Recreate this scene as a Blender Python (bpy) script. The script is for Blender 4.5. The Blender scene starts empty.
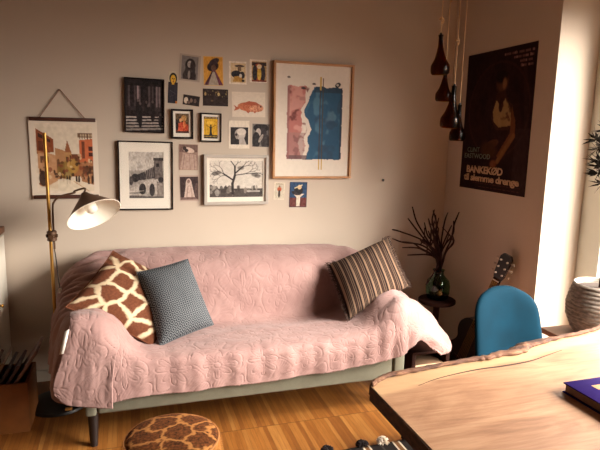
import bpy, bmesh, math, random
import numpy as np
from mathutils import Vector, Matrix
random.seed(7); RNG = np.random.default_rng(11)
PI = math.pi
scene = bpy.context.scene
COL = scene.collection

# ------------------------------------------------------------------ helpers
def lin(c):
    """sRGB 0-255 -> linear"""
    out = []
    for v in c[:3]:
        v = v/255.0
        out.append(v/12.92 if v <= 0.04045 else ((v+0.055)/1.055)**2.4)
    return (*out, 1.0)

def tag(o, label=None, cat=None, group=None, kind=None):
    if label: o['label'] = label
    if cat: o['category'] = cat
    if group: o['group'] = group
    if kind: o['kind'] = kind
    return o

def empty(name, loc=(0, 0, 0), rot=(0, 0, 0)):
    o = bpy.data.objects.new(name, None); COL.objects.link(o)
    o.location = loc; o.rotation_euler = rot; o.empty_display_size = .05
    return o

def link(name, me, mat=None, parent=None, smooth=None):
    o = bpy.data.objects.new(name, me); COL.objects.link(o)
    if mat is not None and not me.materials: me.materials.append(mat)
    if parent is not None: o.parent = parent
    return o

def from_bm(name, bm, mat=None, parent=None, smooth=False, recalc=True):
    if recalc: bmesh.ops.recalc_face_normals(bm, faces=bm.faces)
    me = bpy.data.meshes.new(name); bm.to_mesh(me); bm.free()
    if smooth:
        me.polygons.foreach_set('use_smooth', [True]*len(me.polygons))
    return link(name, me, mat, parent)

def autosmooth(o, ang=40):
    me = o.data
    me.polygons.foreach_set('use_smooth', [True]*len(me.polygons))
    me.set_sharp_from_angle(angle=math.radians(ang))
    return o

def bm_box(bm, lo, hi, bev=0.0, seg=2, M=None):
    b = bmesh.new()
    bmesh.ops.create_cube(b, size=1)
    for v in b.verts:
        v.co = Vector(((lo[i]+hi[i])/2 + v.co[i]*(hi[i]-lo[i]) for i in range(3)))
    if bev > 0:
        bmesh.ops.bevel(b, geom=b.edges[:], offset=bev, segments=seg, profile=.5, affect='EDGES')
    if M is not None: bmesh.ops.transform(b, matrix=M, verts=b.verts)
    me = bpy.data.meshes.new('tmp'); b.to_mesh(me); b.free()
    bm.from_mesh(me); bpy.data.meshes.remove(me)

def box(name, lo, hi, mat, parent=None, bev=.003, seg=2, M=None):
    bm = bmesh.new(); bm_box(bm, lo, hi, bev, seg, M)
    o = from_bm(name, bm, mat, parent)
    if bev > 0: autosmooth(o, 35)
    return o

def bm_lathe(bm, prof, n=32, M=None, closed_top=True, closed_bot=True):
    rings = []
    for r, z in prof:
        ring = []
        for i in range(n):
            a = 2*PI*i/n
            co = Vector((r*math.cos(a), r*math.sin(a), z))
            if M is not None: co = M @ co
            ring.append(bm.verts.new(co))
        rings.append(ring)
    for a, b in zip(rings, rings[1:]):
        for i in range(n):
            j = (i+1) % n
            bm.faces.new((a[i], a[j], b[j], b[i]))
    if closed_bot: bm.faces.new(list(reversed(rings[0])))
    if closed_top: bm.faces.new(rings[-1])

def lathe(name, prof, mat, parent=None, n=32, M=None, ang=40, ct=True, cb=True):
    bm = bmesh.new(); bm_lathe(bm, prof, n, M, ct, cb)
    return autosmooth(from_bm(name, bm, mat, parent), ang)

def bm_tube(bm, pts, rad, n=8, caps=True):
    pts = [Vector(p) for p in pts]
    if not hasattr(rad, '__len__'): rad = [rad]*len(pts)
    rings = []; prev = None
    for k, p in enumerate(pts):
        if k == 0: t = pts[1]-pts[0]
        elif k == len(pts)-1: t = pts[-1]-pts[-2]
        else: t = pts[k+1]-pts[k-1]
        t.normalize()
        if prev is None:
            u = t.orthogonal().normalized()
        else:
            u = (prev - t*prev.dot(t))
            if u.length < 1e-6: u = t.orthogonal()
            u.normalize()
        prev = u; w = t.cross(u)
        rings.append([bm.verts.new(p + (u*math.cos(2*PI*i/n)+w*math.sin(2*PI*i/n))*rad[k]) for i in range(n)])
    for a, b in zip(rings, rings[1:]):
        for i in range(n):
            j = (i+1) % n
            bm.faces.new((a[i], a[j], b[j], b[i]))
    if caps:
        bm.faces.new(list(reversed(rings[0]))); bm.faces.new(rings[-1])

def tube(name, pts, rad, mat, parent=None, n=8, ang=50):
    bm = bmesh.new(); bm_tube(bm, pts, rad, n)
    return autosmooth(from_bm(name, bm, mat, parent), ang)

def smooth_pts(P, per=8):
    """Catmull-Rom through points"""
    P = np.array(P, float); out = []
    Q = np.vstack([2*P[0]-P[1], P, 2*P[-1]-P[-2]])
    for i in range(len(P)-1):
        a, b, c, d = Q[i:i+4]
        for t in np.linspace(0, 1, per, endpoint=False):
            out.append(.5*(2*b+(c-a)*t+(2*a-5*b+4*c-d)*t*t+(3*b-a-3*c+d)*t**3))
    out.append(P[-1]); return np.array(out)

def axis_matrix(origin, zdir):
    z = Vector(zdir).normalized(); q = Vector((0, 0, 1)).rotation_difference(z)
    return Matrix.Translation(Vector(origin)) @ q.to_matrix().to_4x4()

def grid_mesh(name, V, uv=None, mat=None, parent=None, wrap=False):
    """V: (ny,nx,3)"""
    ny, nx, _ = V.shape
    me = bpy.data.meshes.new(name)
    idx = np.arange(ny*nx).reshape(ny, nx)
    f = np.stack([idx[:-1, :-1], idx[:-1, 1:], idx[1:, 1:], idx[1:, :-1]], -1).reshape(-1, 4)
    me.from_pydata(V.reshape(-1, 3).tolist(), [], f.tolist())
    if uv is not None:
        l = me.uv_layers.new(name='UVMap')
        l.data.foreach_set('uv', uv.reshape(-1, 2)[f.reshape(-1)].astype(np.float32).ravel())
    me.polygons.foreach_set('use_smooth', [True]*len(me.polygons))
    me.update()
    return link(name, me, mat, parent)

def value_noise(h, w, cells, seed=0, octaves=1):
    r = np.random.default_rng(seed); out = np.zeros((h, w)); amp = 1; tot = 0
    for o in range(octaves):
        cy, cx = (cells if hasattr(cells, '__len__') else (cells, cells))
        cy, cx = int(cy*2**o)+2, int(cx*2**o)+2
        g = r.random((cy, cx))
        y = np.linspace(0, cy-1.001, h); x = np.linspace(0, cx-1.001, w)
        yi = y.astype(int); xi = x.astype(int); fy = (y-yi)[:, None]; fx = (x-xi)[None]
        fy = fy*fy*(3-2*fy); fx = fx*fx*(3-2*fx)
        n = (g[yi][:, xi]*(1-fy)*(1-fx)+g[yi][:, xi+1]*(1-fy)*fx+g[yi+1][:, xi]*fy*(1-fx)+g[yi+1][:, xi+1]*fy*fx)
        out += n*amp; tot += amp; amp *= .5
    return out/tot

# ------------------------------------------------------------------ materials
class NT:
    def __init__(s, name):
        s.m = bpy.data.materials.new(name); s.m.use_nodes = True
        s.t = s.m.node_tree; s.b = s.t.nodes['Principled BSDF']; s.out = s.t.nodes['Material Output']
    def n(s, typ, **kw):
        nd = s.t.nodes.new(typ)
        for k, v in kw.items():
            if k in nd.inputs: nd.inputs[k].default_value = v
            else: setattr(nd, k, v)
        return nd
    def l(s, a, b): s.t.links.new(a, b)
    def set(s, **kw):
        for k, v in kw.items(): s.b.inputs[k.replace('_', ' ')].default_value = v
        return s
    def ramp(s, fac, stops, interp='LINEAR'):
        r = s.n('ShaderNodeValToRGB'); r.color_ramp.interpolation = interp
        e = r.color_ramp.elements
        while len(e) > 1: e.remove(e[-1])
        e[0].position = stops[0][0]; e[0].color = stops[0][1]
        for p, c in stops[1:]:
            x = e.new(p); x.color = c
        s.l(fac, r.inputs[0]); return r.outputs[0]
    def coord(s, kind='Object', scale=(1, 1, 1), rot=(0, 0, 0)):
        tc = s.n('ShaderNodeTexCoord'); mp = s.n('ShaderNodeMapping')
        mp.inputs['Scale'].default_value = scale; mp.inputs['Rotation'].default_value = rot
        s.l(tc.outputs[kind], mp.inputs[0]); return mp.outputs[0]
    def noise(s, vec, scale=5, detail=4, rough=.5, dist=0):
        nd = s.n('ShaderNodeTexNoise'); nd.inputs['Scale'].default_value = scale
        nd.inputs['Detail'].default_value = detail; nd.inputs['Roughness'].default_value = rough
        nd.inputs['Distortion'].default_value = dist
        if vec is not None: s.l(vec, nd.inputs['Vector'])
        return nd.outputs[0]
    def bump(s, h, strength=.3, dist=.01):
        b = s.n('ShaderNodeBump'); b.inputs['Strength'].default_value = strength; b.inputs['Distance'].default_value = dist
        s.l(h, b.inputs['Height']); s.l(b.outputs[0], s.b.inputs['Normal']); return s

def simple(name, col, rough=.6, metal=0, var=.12, scale=8, bump=0, bscale=60, spec=.5, sheen=0):
    t = NT(name); c = lin(col); v = t.coord()
    n = t.noise(v, scale, 4)
    lo = tuple(x*(1-var) for x in c[:3])+(1,); hi = tuple(min(1, x*(1+var)) for x in c[:3])+(1,)
    t.l(t.ramp(n, [(.3, lo), (.7, hi)]), t.b.inputs['Base Color'])
    t.set(Roughness=rough, Metallic=metal)
    t.b.inputs['Specular IOR Level'].default_value = spec
    if sheen: t.b.inputs['Sheen Weight'].default_value = sheen
    if bump:
        t.bump(t.noise(v, bscale, 3), bump, .004)
    return t.m

M = {}
M['wall'] = simple('wall_paint', (192, 176, 160), .9, var=.02, scale=3, bump=.08, bscale=140, spec=.2)
M['reveal'] = M['wall']
M['ceil'] = simple('low_bounce_ceiling', (150, 132, 114), .95, var=.02, spec=.2)  # unseen ceiling, colour lowered so it bounces less light
M['white_wood'] = simple('white_painted_wood', (225, 218, 205), .5, var=.03)
M['frame_white'] = simple('window_frame_paint', (205, 205, 195), .5, var=.03)
M['black_frame'] = simple('black_frame_wood', (28, 18, 16), .6, var=.2, spec=.15)
M['silver_frame'] = simple('pale_grey_frame', (176, 166, 156), .45, var=.08)
M['oak_frame'] = simple('oak_frame_wood', (176, 124, 76), .5, var=.15, scale=12)
M['dark_wood'] = simple('dark_stained_wood', (40, 19, 13), .75, var=.3, scale=14, spec=.1)
M['dark_bar'] = simple('dark_hanger_wood', (74, 40, 28), .5, var=.25, scale=20)
M['brown_top'] = simple('brown_wood_top', (128, 84, 56), .5, var=.2, scale=12)
M['crate'] = simple('orange_pine', (122, 72, 30), .55, var=.18, scale=10)
M['mid_wood'] = simple('warm_beech', (150, 96, 56), .5, var=.2, scale=12)
M['brass'] = simple('aged_brass', (190, 142, 72), .35, metal=.85, var=.15)
M['bronze'] = simple('bronze_lacquer', (92, 64, 44), .45, metal=.35, var=.15)
M['cream_enamel'] = simple('cream_enamel', (250, 242, 226), .5, var=.02)
M['black_metal'] = simple('black_metal', (24, 20, 18), .4, metal=.2, var=.15)
M['black_cable'] = simple('dark_cable', (48, 32, 24), .6)
M['white_plastic'] = simple('white_plastic', (220, 214, 204), .4, var=.02)
M['sofa'] = simple('sage_grey_upholstery', (116, 114, 99), .95, var=.06, scale=30, bump=.25, bscale=500, spec=.15)
M['leg_wood'] = simple('dark_sofa_leg', (26, 15, 12), .5, var=.2)
M['teal'] = simple('teal_velvet', (1, 36, 51), .85, var=.16, scale=9, bump=.1, bscale=300, spec=.08)
M['guitar'] = simple('black_lacquer', (26, 16, 14), .3, var=.2)
M['pearl'] = simple('pearl_peg', (176, 160, 145), .35)
M['twig'] = simple('dried_branch_bark', (36, 17, 13), .95, var=.3, scale=40, spec=.05)
M['jute'] = simple('pale_cord', (190, 156, 116), .85, var=.1, scale=60)
M['page'] = simple('book_pages', (206, 184, 150), .8, var=.12, scale=60)
M['page_brown'] = simple('aged_page_edges', (112, 82, 66), .8, var=.2, scale=60)
M['purple'] = simple('purple_cloth_cover', (34, 12, 84), .8, var=.08, scale=60, spec=.08)
M['gold'] = simple('gold_label', (170, 116, 56), .45, var=.1)
M['leaf'] = simple('dark_leaf', (34, 28, 22), .95, var=.3, scale=20, spec=.05)
M['soil'] = simple('potting_soil', (50, 36, 28), .95, var=.3, scale=50)
M['nail'] = simple('dark_nail', (30, 22, 18), .5)

def m_floor():
    t = NT('parquet_strips'); v = t.coord('Object')
    sx = t.n('ShaderNodeSeparateXYZ'); t.l(v, sx.inputs[0])
    def mth(op, a, b=None):
        m = t.n('ShaderNodeMath', operation=op)
        for i, q in enumerate((a, b)):
            if q is None: continue
            if isinstance(q, (int, float)): m.inputs[i].default_value = q
            else: t.l(q, m.inputs[i])
        return m.outputs[0]
    W, L = .022, .42
    xs = mth('DIVIDE', sx.outputs[0], W); xi = mth('FLOOR', xs); xf = mth('FRACT', xs)
    ys = mth('DIVIDE', mth('ADD', sx.outputs[1], .04), L); yi = mth('FLOOR', ys); yf = mth('FRACT', ys)
    cb = t.n('ShaderNodeCombineXYZ'); t.l(xi, cb.inputs[0]); t.l(yi, cb.inputs[1])
    wn = t.n('ShaderNodeTexWhiteNoise'); wn.noise_dimensions = '2D'; t.l(cb.outputs[0], wn.inputs['Vector'])
    col = t.ramp(wn.outputs[0], [(0, lin((136, 82, 36))), (.35, lin((155, 97, 42))), (.7, lin((162, 104, 47))), (1, lin((176, 120, 60)))])
    v2 = t.coord('Object', scale=(70, 5, 1))
    gr = t.noise(v2, 1.5, 5, .6)
    mx = t.n('ShaderNodeMix', data_type='RGBA', blend_type='MULTIPLY'); mx.inputs['Factor'].default_value = .55
    t.l(col, mx.inputs['A']); t.l(t.ramp(gr, [(.3, (.55, .5, .45, 1)), (.65, (1, 1, 1, 1))]), mx.inputs['B'])
    e1 = mth('LESS_THAN', xf, .05); e2 = mth('LESS_THAN', yf, .012); e = mth('MAXIMUM', e1, e2)
    m2 = t.n('ShaderNodeMix', data_type='RGBA'); m2.inputs['B'].default_value = lin((92, 54, 24))
    t.l(mth('MULTIPLY', e, .8), m2.inputs['Factor']); t.l(mx.outputs['Result'], m2.inputs['A'])
    t.l(m2.outputs['Result'], t.b.inputs['Base Color'])
    t.set(Roughness=.42); t.bump(e, -.15, .002)
    return t.m
M['floor'] = m_floor()

def m_slab():
    t = NT('live_edge_slab'); v = t.coord('Object', scale=(1.0, 3.4, 3.4))
    big = t.noise(v, 2.2, 5, .55, 1.6)
    w = t.n('ShaderNodeTexWave'); w.wave_type = 'BANDS'; w.bands_direction = 'Y'
    w.inputs['Scale'].default_value = 2.2; w.inputs['Distortion'].default_value = 9; w.inputs['Detail'].default_value = 3
    w.inputs['Detail Scale'].default_value = .9
    t.l(v, w.inputs['Vector'])
    a = t.ramp(big, [(.25, lin((140, 100, 75))), (.5, lin((170, 129, 99))), (.75, lin((188, 150, 118)))])
    b = t.ramp(w.outputs[0], [(.0, (.72, .66, .6, 1)), (.5, (1, 1, 1, 1)), (1, (.86, .82, .78, 1))])
    mx = t.n('ShaderNodeMix', data_type='RGBA', blend_type='MULTIPLY'); mx.inputs['Factor'].default_value = .5
    t.l(a, mx.inputs['A']); t.l(b, mx.inputs['B'])
    fine = t.noise(t.coord('Object', scale=(8, 90, 90)), 2, 4, .6)
    m2 = t.n('ShaderNodeMix', data_type='RGBA', blend_type='MULTIPLY'); m2.inputs['Factor'].default_value = .5
    t.l(mx.outputs['Result'], m2.inputs['A']); t.l(t.ramp(fine, [(.35, (.75, .7, .66, 1)), (.6, (1, 1, 1, 1))]), m2.inputs['B'])
    sx = t.n('ShaderNodeSeparateXYZ'); t.l(t.coord('Object'), sx.inputs[0])
    q1 = t.n('ShaderNodeMath', operation='MULTIPLY_ADD'); q1.inputs[1].default_value = -.197; t.l(sx.outputs[0], q1.inputs[0]); t.l(sx.outputs[1], q1.inputs[2])
    q2 = t.n('ShaderNodeMath', operation='MULTIPLY_ADD'); q2.inputs[1].default_value = .05; t.l(big, q2.inputs[0]); t.l(q1.outputs[0], q2.inputs[2])
    sap = t.ramp(q2.outputs[0], [(.49, (0, 0, 0, 1)), (.51, (1, 1, 1, 1))])
    m3 = t.n('ShaderNodeMix', data_type='RGBA'); fm = t.n('ShaderNodeMath', operation='MULTIPLY'); fm.inputs[1].default_value = .6
    t.l(sap, fm.inputs[0]); t.l(fm.outputs[0], m3.inputs['Factor']); t.l(m2.outputs['Result'], m3.inputs['A']); m3.inputs['B'].default_value = lin((206, 168, 126))
    t.l(m3.outputs['Result'], t.b.inputs['Base Color'])
    t.set(Roughness=.5); t.bump(fine, .15, .002)
    return t.m
M['slab'] = m_slab()

def m_bark():
    t = NT('rough_bark_edge'); v = t.coord('Object', scale=(1, 2, 3))
    n = t.noise(v, 14, 6, .65, .5)
    t.l(t.ramp(n, [(.3, lin((48, 28, 20))), (.5, lin((98, 62, 42))), (.75, lin((150, 108, 76)))]), t.b.inputs['Base Color'])
    t.set(Roughness=.85); t.bump(n, .8, .01)
    return t.m
M['bark'] = m_bark()

def m_end():
    t = NT('end_grain'); n = t.noise(t.coord('Object', scale=(1, 12, 30)), 3, 5)
    t.l(t.ramp(n, [(.3, lin((44, 26, 18))), (.7, lin((84, 52, 34)))]), t.b.inputs['Base Color']); t.set(Roughness=.8)
    return t.m
M['end'] = m_end()

def m_quilt():
    t = NT('dusty_pink_quilt'); v = t.coord('UV')
    n = t.noise(v, 9, 4); f = t.noise(v, 420, 3, .6)
    t.l(t.ramp(n, [(.3, lin((150, 117, 112))), (.7, lin((165, 132, 126)))]), t.b.inputs['Base Color'])
    t.set(Roughness=.85); t.b.inputs['Specular IOR Level'].default_value = .2; t.b.inputs['Sheen Weight'].default_value = .15
    t.bump(f, .25, .002)
    return t.m
M['quilt'] = m_quilt()

def m_giraffe(name, patch_lo, patch_hi, vein, scale, edge, uv=True, rough=.9, bump=.3, warp=.35):
    t = NT(name)
    v = t.coord('UV' if uv else 'Object', scale=(scale, scale, scale))
    dn = t.n('ShaderNodeTexNoise'); dn.inputs['Scale'].default_value = 2.2; t.l(v, dn.inputs['Vector'])
    ad = t.n('ShaderNodeVectorMath', operation='MULTIPLY_ADD'); ad.inputs[1].default_value = (warp, warp, warp)
    t.l(dn.outputs['Color'], ad.inputs[0]); t.l(v, ad.inputs[2])
    vo = t.n('ShaderNodeTexVoronoi', feature='DISTANCE_TO_EDGE'); vo.voronoi_dimensions = '2D'; vo.inputs['Scale'].default_value = 1
    vo.inputs['Randomness'].default_value = .75
    t.l(ad.outputs[0], vo.inputs['Vector'])
    n = t.noise(v, 9, 4, .6)
    pc = t.ramp(n, [(.3, patch_lo), (.7, patch_hi)])
    fz = t.n('ShaderNodeMath', operation='MULTIPLY_ADD'); fz.inputs[1].default_value = .06
    n2 = t.noise(v, 22, 3); t.l(n2, fz.inputs[0]); t.l(vo.outputs['Distance'], fz.inputs[2])
    k = t.ramp(fz.outputs[0], [(edge, (1, 1, 1, 1)), (edge+.08, (0, 0, 0, 1))])
    mx = t.n('ShaderNodeMix', data_type='RGBA'); t.l(k, mx.inputs['Factor']); t.l(pc, mx.inputs['A']); mx.inputs['B'].default_value = vein
    t.l(mx.outputs['Result'], t.b.inputs['Base Color']); t.set(Roughness=rough)
    t.b.inputs['Specular IOR Level'].default_value = .15
    t.bump(t.noise(v, 70, 3), bump, .004)
    return t.m
M['giraffe'] = m_giraffe('giraffe_plush', lin((86, 48, 32)), lin((112, 66, 44)), lin((206, 184, 152)), 4.3, .085)
M['pouf_top'] = m_giraffe('cowhide_top', lin((44, 24, 14)), lin((128, 74, 36)), lin((180, 122, 68)), 10.5, .06, uv=False, warp=.8)

def m_ikat():
    """grey pillow with woven diamond maze lines"""
    t = NT('grey_diamond_weave'); tc = t.n('ShaderNodeTexCoord'); sx = t.n('ShaderNodeSeparateXYZ'); t.l(tc.outputs['UV'], sx.inputs[0])
    def mth(op, a, b=None):
        m = t.n('ShaderNodeMath', operation=op)
        for i, q in enumerate((a, b)):
            if q is None: continue
            if isinstance(q, (int, float)): m.inputs[i].default_value = q
            else: t.l(q, m.inputs[i])
        return m.outputs[0]
    N = 13.0
    fx = mth('ABSOLUTE', mth('SUBTRACT', mth('FRACT', mth('MULTIPLY', sx.outputs[0], N)), .5))
    fy = mth('ABSOLUTE', mth('SUBTRACT', mth('FRACT', mth('MULTIPLY', sx.outputs[1], N*1.0)), .5))
    d = mth('ADD', fx, fy)
    s = mth('SINE', mth('MULTIPLY', d, 2*PI*3))
    n = t.noise(tc.outputs['UV'], 7, 3)
    s2 = mth('MULTIPLY_ADD', s, .5); s2.node.inputs[2].default_value = .5
    pat = t.ramp(s2, [(.35, lin((36, 41, 48))), (.65, lin((112, 114, 116)))])
    mx = t.n('ShaderNodeMix', data_type='RGBA', blend_type='MULTIPLY'); mx.inputs['Factor'].default_value = .4
    t.l(pat, mx.inputs['A']); t.l(t.ramp(n, [(.3, (.7, .72, .76, 1)), (.7, (1, 1, 1, 1))]), mx.inputs['B'])
    t.l(mx.outputs['Result'], t.b.inputs['Base Color']); t.set(Roughness=.92)
    t.b.inputs['Specular IOR Level'].default_value = .15
    t.bump(s2, .3, .002)
    return t.m
M['ikat'] = m_ikat()

def m_stripes(name, uax, stops, period, rough=.9):
    t = NT(name); tc = t.n('ShaderNodeTexCoord'); sx = t.n('ShaderNodeSeparateXYZ'); t.l(tc.outputs['UV'], sx.inputs[0])
    m = t.n('ShaderNodeMath', operation='MULTIPLY'); m.inputs[1].default_value = period; t.l(sx.outputs[uax], m.inputs[0])
    f = t.n('ShaderNodeMath', operation='FRACT'); t.l(m.outputs[0], f.inputs[0])
    c = t.ramp(f.outputs[0], stops, 'CONSTANT')
    n = t.noise(tc.outputs['UV'], 150, 3)
    mx = t.n('ShaderNodeMix', data_type='RGBA', blend_type='MULTIPLY'); mx.inputs['Factor'].default_value = .5
    t.l(c, mx.inputs['A']); t.l(t.ramp(n, [(.3, (.7, .7, .7, 1)), (.7, (1, 1, 1, 1))]), mx.inputs['B'])
    t.l(mx.outputs['Result'], t.b.inputs['Base Color']); t.set(Roughness=rough)
    t.b.inputs['Specular IOR Level'].default_value = .15
    t.bump(n, .3, .003)
    return t.m
K = lin((36, 24, 22)); T_ = lin((128, 103, 84)); T2 = lin((100, 79, 64)); BR = lin((66, 44, 34))
M['stripe'] = m_stripes('brown_cream_stripes', 0,
    [(0, K), (.12, T_), (.26, K), (.32, T2), (.36, K), (.42, T2), (.46, K), (.52, T_), (.64, K), (.70, BR), (.76, K), (.82, T2), (.88, K), (.94, T2)], 5.0)
WH = lin((214, 200, 178))
M['rug'] = m_stripes('striped_rug', 0,
    [(0, lin((40, 34, 32))), (.2, WH), (.26, lin((120, 84, 52))), (.4, WH), (.46, lin((40, 34, 32))), (.78, lin((70, 64, 58))), (.84, lin((40, 34, 32)))], 3.5)
M['tassel_dark'] = simple('dark_wool', (40, 28, 28), .95, var=.3, scale=60)
M['tassel_white'] = simple('ivory_wool', (222, 208, 190), .95, var=.12, scale=60)

def m_fur():
    t = NT('tawny_fur'); n = t.noise(t.coord('Object'), 26, 4, .6)
    t.l(t.ramp(n, [(.3, lin((120, 72, 32))), (.7, lin((190, 128, 66)))]), t.b.inputs['Base Color']); t.set(Roughness=.9)
    t.b.inputs['Specular IOR Level'].default_value = .15
    return t.m
M['fur'] = m_fur()

def m_glass(name, col, rough=.05, mixcol=None):
    t = NT(name); c = lin(col)
    t.b.inputs['Base Color'].default_value = c; t.set(Roughness=rough); t.b.inputs['Transmission Weight'].default_value = 1.0
    n = t.noise(t.coord('Object'), 6, 2)
    t.l(t.ramp(n, [(.3, tuple(x*.8 for x in c[:3])+(1,)), (.7, c)]), t.b.inputs['Base Color'])
    return t.m
M['amber'] = m_glass('amber_glass', (150, 86, 20), .2)
M['amber'].node_tree.nodes['Principled BSDF'].inputs['IOR'].default_value = 1.18
M['green_glass'] = m_glass('green_glass', (120, 176, 120), .04)
M['bulb'] = simple('opal_bulb', (240, 232, 216), .25, var=.01)

def m_pane(name, refl=.012, tint=(1, 1, 1, 1)):
    m = bpy.data.materials.new(name); m.use_nodes = True; t = m.node_tree; t.nodes.clear()
    o = t.nodes.new('ShaderNodeOutputMaterial'); mx = t.nodes.new('ShaderNodeMixShader')
    tr = t.nodes.new('ShaderNodeBsdfTransparent'); gl = t.nodes.new('ShaderNodeBsdfGlossy')
    tr.inputs[0].default_value = tint; gl.inputs['Roughness'].default_value = .03
    
    mx.inputs[0].default_value = refl; t.links.new(tr.outputs[0], mx.inputs[1]); t.links.new(gl.outputs[0], mx.inputs[2])
    t.links.new(mx.outputs[0], o.inputs[0]); return m
M['pane'] = m_pane('clear_pane')

def m_basket():
    t = NT('woven_grey_basket'); v = t.coord('Object')
    n = t.noise(t.coord('Object', scale=(1, 1, 3)), 40, 4)
    t.l(t.ramp(n, [(.3, lin((104, 95, 86))), (.7, lin((164, 152, 140)))]), t.b.inputs['Base Color']); t.set(Roughness=.9)
    t.bump(n, .5, .006); return t.m
M['basket'] = m_basket()

def m_attr(name, rough=.6):
    t = NT(name); a = t.n('ShaderNodeVertexColor'); a.layer_name = 'Print'
    t.l(a.outputs[0], t.b.inputs['Base Color']); t.set(Roughness=rough); t.b.inputs['Specular IOR Level'].default_value = .3
    return t.m
M['print'] = m_attr('printed_paper', .6)
M['print_dark'] = m_attr('printed_poster', .8)
M['print_dark'].node_tree.nodes['Principled BSDF'].inputs['Specular IOR Level'].default_value = .08

# ------------------------------------------------------------------ room (z up, y into the room, camera at the origin in plan)
D, XR, XL, YB, ZC = 3.32, 2.13, -1.15, -1.6, 2.55
WX = 2.39                      # outer plane of the window recess
WY0, WY1, WZ0, WZ1 = -.25, 2.361, .04, 2.22
def quads(name, faces, mat, kind='structure'):
    bm = bmesh.new()
    for f in faces: bm.faces.new([bm.verts.new(p) for p in f])
    return tag(from_bm(name, bm, mat, recalc=False), kind=kind)
tag(box('floor', (XL-.1, YB-.1, -.1), (WX+.1, D+.1, 0), M['floor'], bev=0), kind='structure')
tag(box('ceiling', (XL-.1, YB-.1, ZC), (WX+.1, D+.1, ZC+.1), M['ceil'], bev=0), kind='structure')
tag(box('wall_back', (XL-.1, D, 0), (WX+.1, D+.12, ZC), M['wall'], bev=0), kind='structure')
M['wall_far'] = simple('low_bounce_wall', (104, 86, 70), .9, var=.03)  # unseen walls darkened to cut bounce light, standing in for dark furnishings
tag(box('wall_left', (XL-.12, YB, 0), (XL, D, ZC), M['wall_far'], bev=0), kind='structure')
tag(box('wall_front', (XL-.1, YB-.12, 0), (WX+.1, YB, ZC), M['wall_far'], bev=0), kind='structure')
bm = bmesh.new()
bm_box(bm, (XR, WY1, 0), (WX+.1, D, ZC))
tag(from_bm('wall_right', bm, M['wall']), kind='structure')
tag(box('wall_right_near', (XR, YB, 0), (WX+.1, WY0, ZC), M['wall'], bev=0), kind='structure')
tag(box('wall_right_lintel', (XR, WY0, WZ1), (WX+.1, WY1, ZC), M['wall'], bev=0), kind='structure')
tag(box('wall_right_threshold', (XR, WY0, 0), (WX+.1, WY1, WZ0), M['wall'], bev=0), kind='structure')
bb = simple('baseboard_paint', (196, 182, 164), .6, var=.03)
tag(box('baseboard_back', (XL, D-.015, 0), (XR, D, .07), bb, bev=.003), kind='structure')
tag(box('baseboard_right', (XR-.015, WY1+.02, 0), (XR, D-.016, .07), bb, bev=.003), kind='structure')
# window in the recess: frame, mullion and two panes
w = tag(empty('window_1', (WX, (WY0+WY1)/2, WZ0)), kind='structure')
bm = bmesh.new()
def wb(y0, y1, z0, z1, x0=0.0, x1=.06):
    bm_box(bm, (x0, y0-(WY0+WY1)/2, z0-WZ0), (x1, y1-(WY0+WY1)/2, z1-WZ0), .004)
wb(WY1-.15, WY1, WZ0, WZ1); wb(WY0, WY0+.06, WZ0, WZ1); wb(WY0, WY1, WZ1-.06, WZ1); wb(WY0, WY1, WZ0, WZ0+.07)
ym = (WY0+WY1)/2; wb(ym-.035, ym+.035, WZ0+.07, WZ1-.06)
from_bm('window_frame', bm, M['frame_white'], w)
for a, b in ((WY0+.06, ym-.035), (ym+.035, WY1-.15)):
    box('pane', (.028, a-ym, .07), (.032, b-ym, WZ1-WZ0-.06), M['pane'], w, bev=0)

# ------------------------------------------------------------------ prints: little painted canvases (ink colours only)
class Canvas:
    def __init__(s, w, h, bg):
        s.w, s.h = w, h; s.a = np.ones((h, w, 3))*np.array(bg, float)
        s.v, s.u = np.meshgrid(np.linspace(0, 1, h), np.linspace(0, 1, w), indexing='ij')
    def put(s, mask, col, op=1.0):
        m = (np.clip(mask, 0, 1)*op)[..., None]; s.a = s.a*(1-m)+np.array(col, float)*m; return s
    def rect(s, u0, v0, u1, v1, col, op=1): return s.put(((s.u >= u0) & (s.u <= u1) & (s.v >= v0) & (s.v <= v1)).astype(float), col, op)
    def ell(s, cu, cv, ru, rv, col, rot=0, op=1, soft=.12):
        c, q = math.cos(rot), math.sin(rot); asp = s.h/s.w
        x = (s.u-cu); y = (s.v-cv)*asp
        X = (x*c+y*q)/ru; Y = (-x*q+y*c)/(rv*asp)
        return s.put((1-np.sqrt(X*X+Y*Y))/soft+.5, col, op)
    def poly(s, pts, col, op=1):
        inside = np.zeros(s.u.shape, bool); n = len(pts)
        for i in range(n):
            x0, y0 = pts[i]; x1, y1 = pts[(i+1) % n]
            if y0 == y1: continue
            c = ((y0 > s.v) != (y1 > s.v)) & (s.u < (x1-x0)*(s.v-y0)/(y1-y0)+x0)
            inside ^= c
        return s.put(inside.astype(float), col, op)
    def line(s, p, q, wd, col, op=1):
        asp = s.h/s.w; px, py = p[0], p[1]*asp; qx, qy = q[0], q[1]*asp
        dx, dy = qx-px, qy-py; L2 = dx*dx+dy*dy+1e-9
        t = np.clip(((s.u-px)*dx+(s.v*asp-py)*dy)/L2, 0, 1)
        d = np.sqrt((s.u-px-t*dx)**2+(s.v*asp-py-t*dy)**2)
        return s.put((wd/2-d)/(1.0/s.w)+.5, col, op)
    def noise(s, amp, cells=12, seed=1, octv=3):
        n = value_noise(s.h, s.w, cells, seed, octv)-.5; s.a = np.clip(s.a+n[..., None]*amp*2, 0, 255); return s
    def nmask(s, cells, seed, thr, soft=.08, octv=3): return (value_noise(s.h, s.w, cells, seed, octv)-thr)/soft
    def border(s, mu, mv, col):
        return s.put(((s.u < mu) | (s.u > 1-mu) | (s.v < mv) | (s.v > 1-mv)).astype(float), col)

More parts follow.
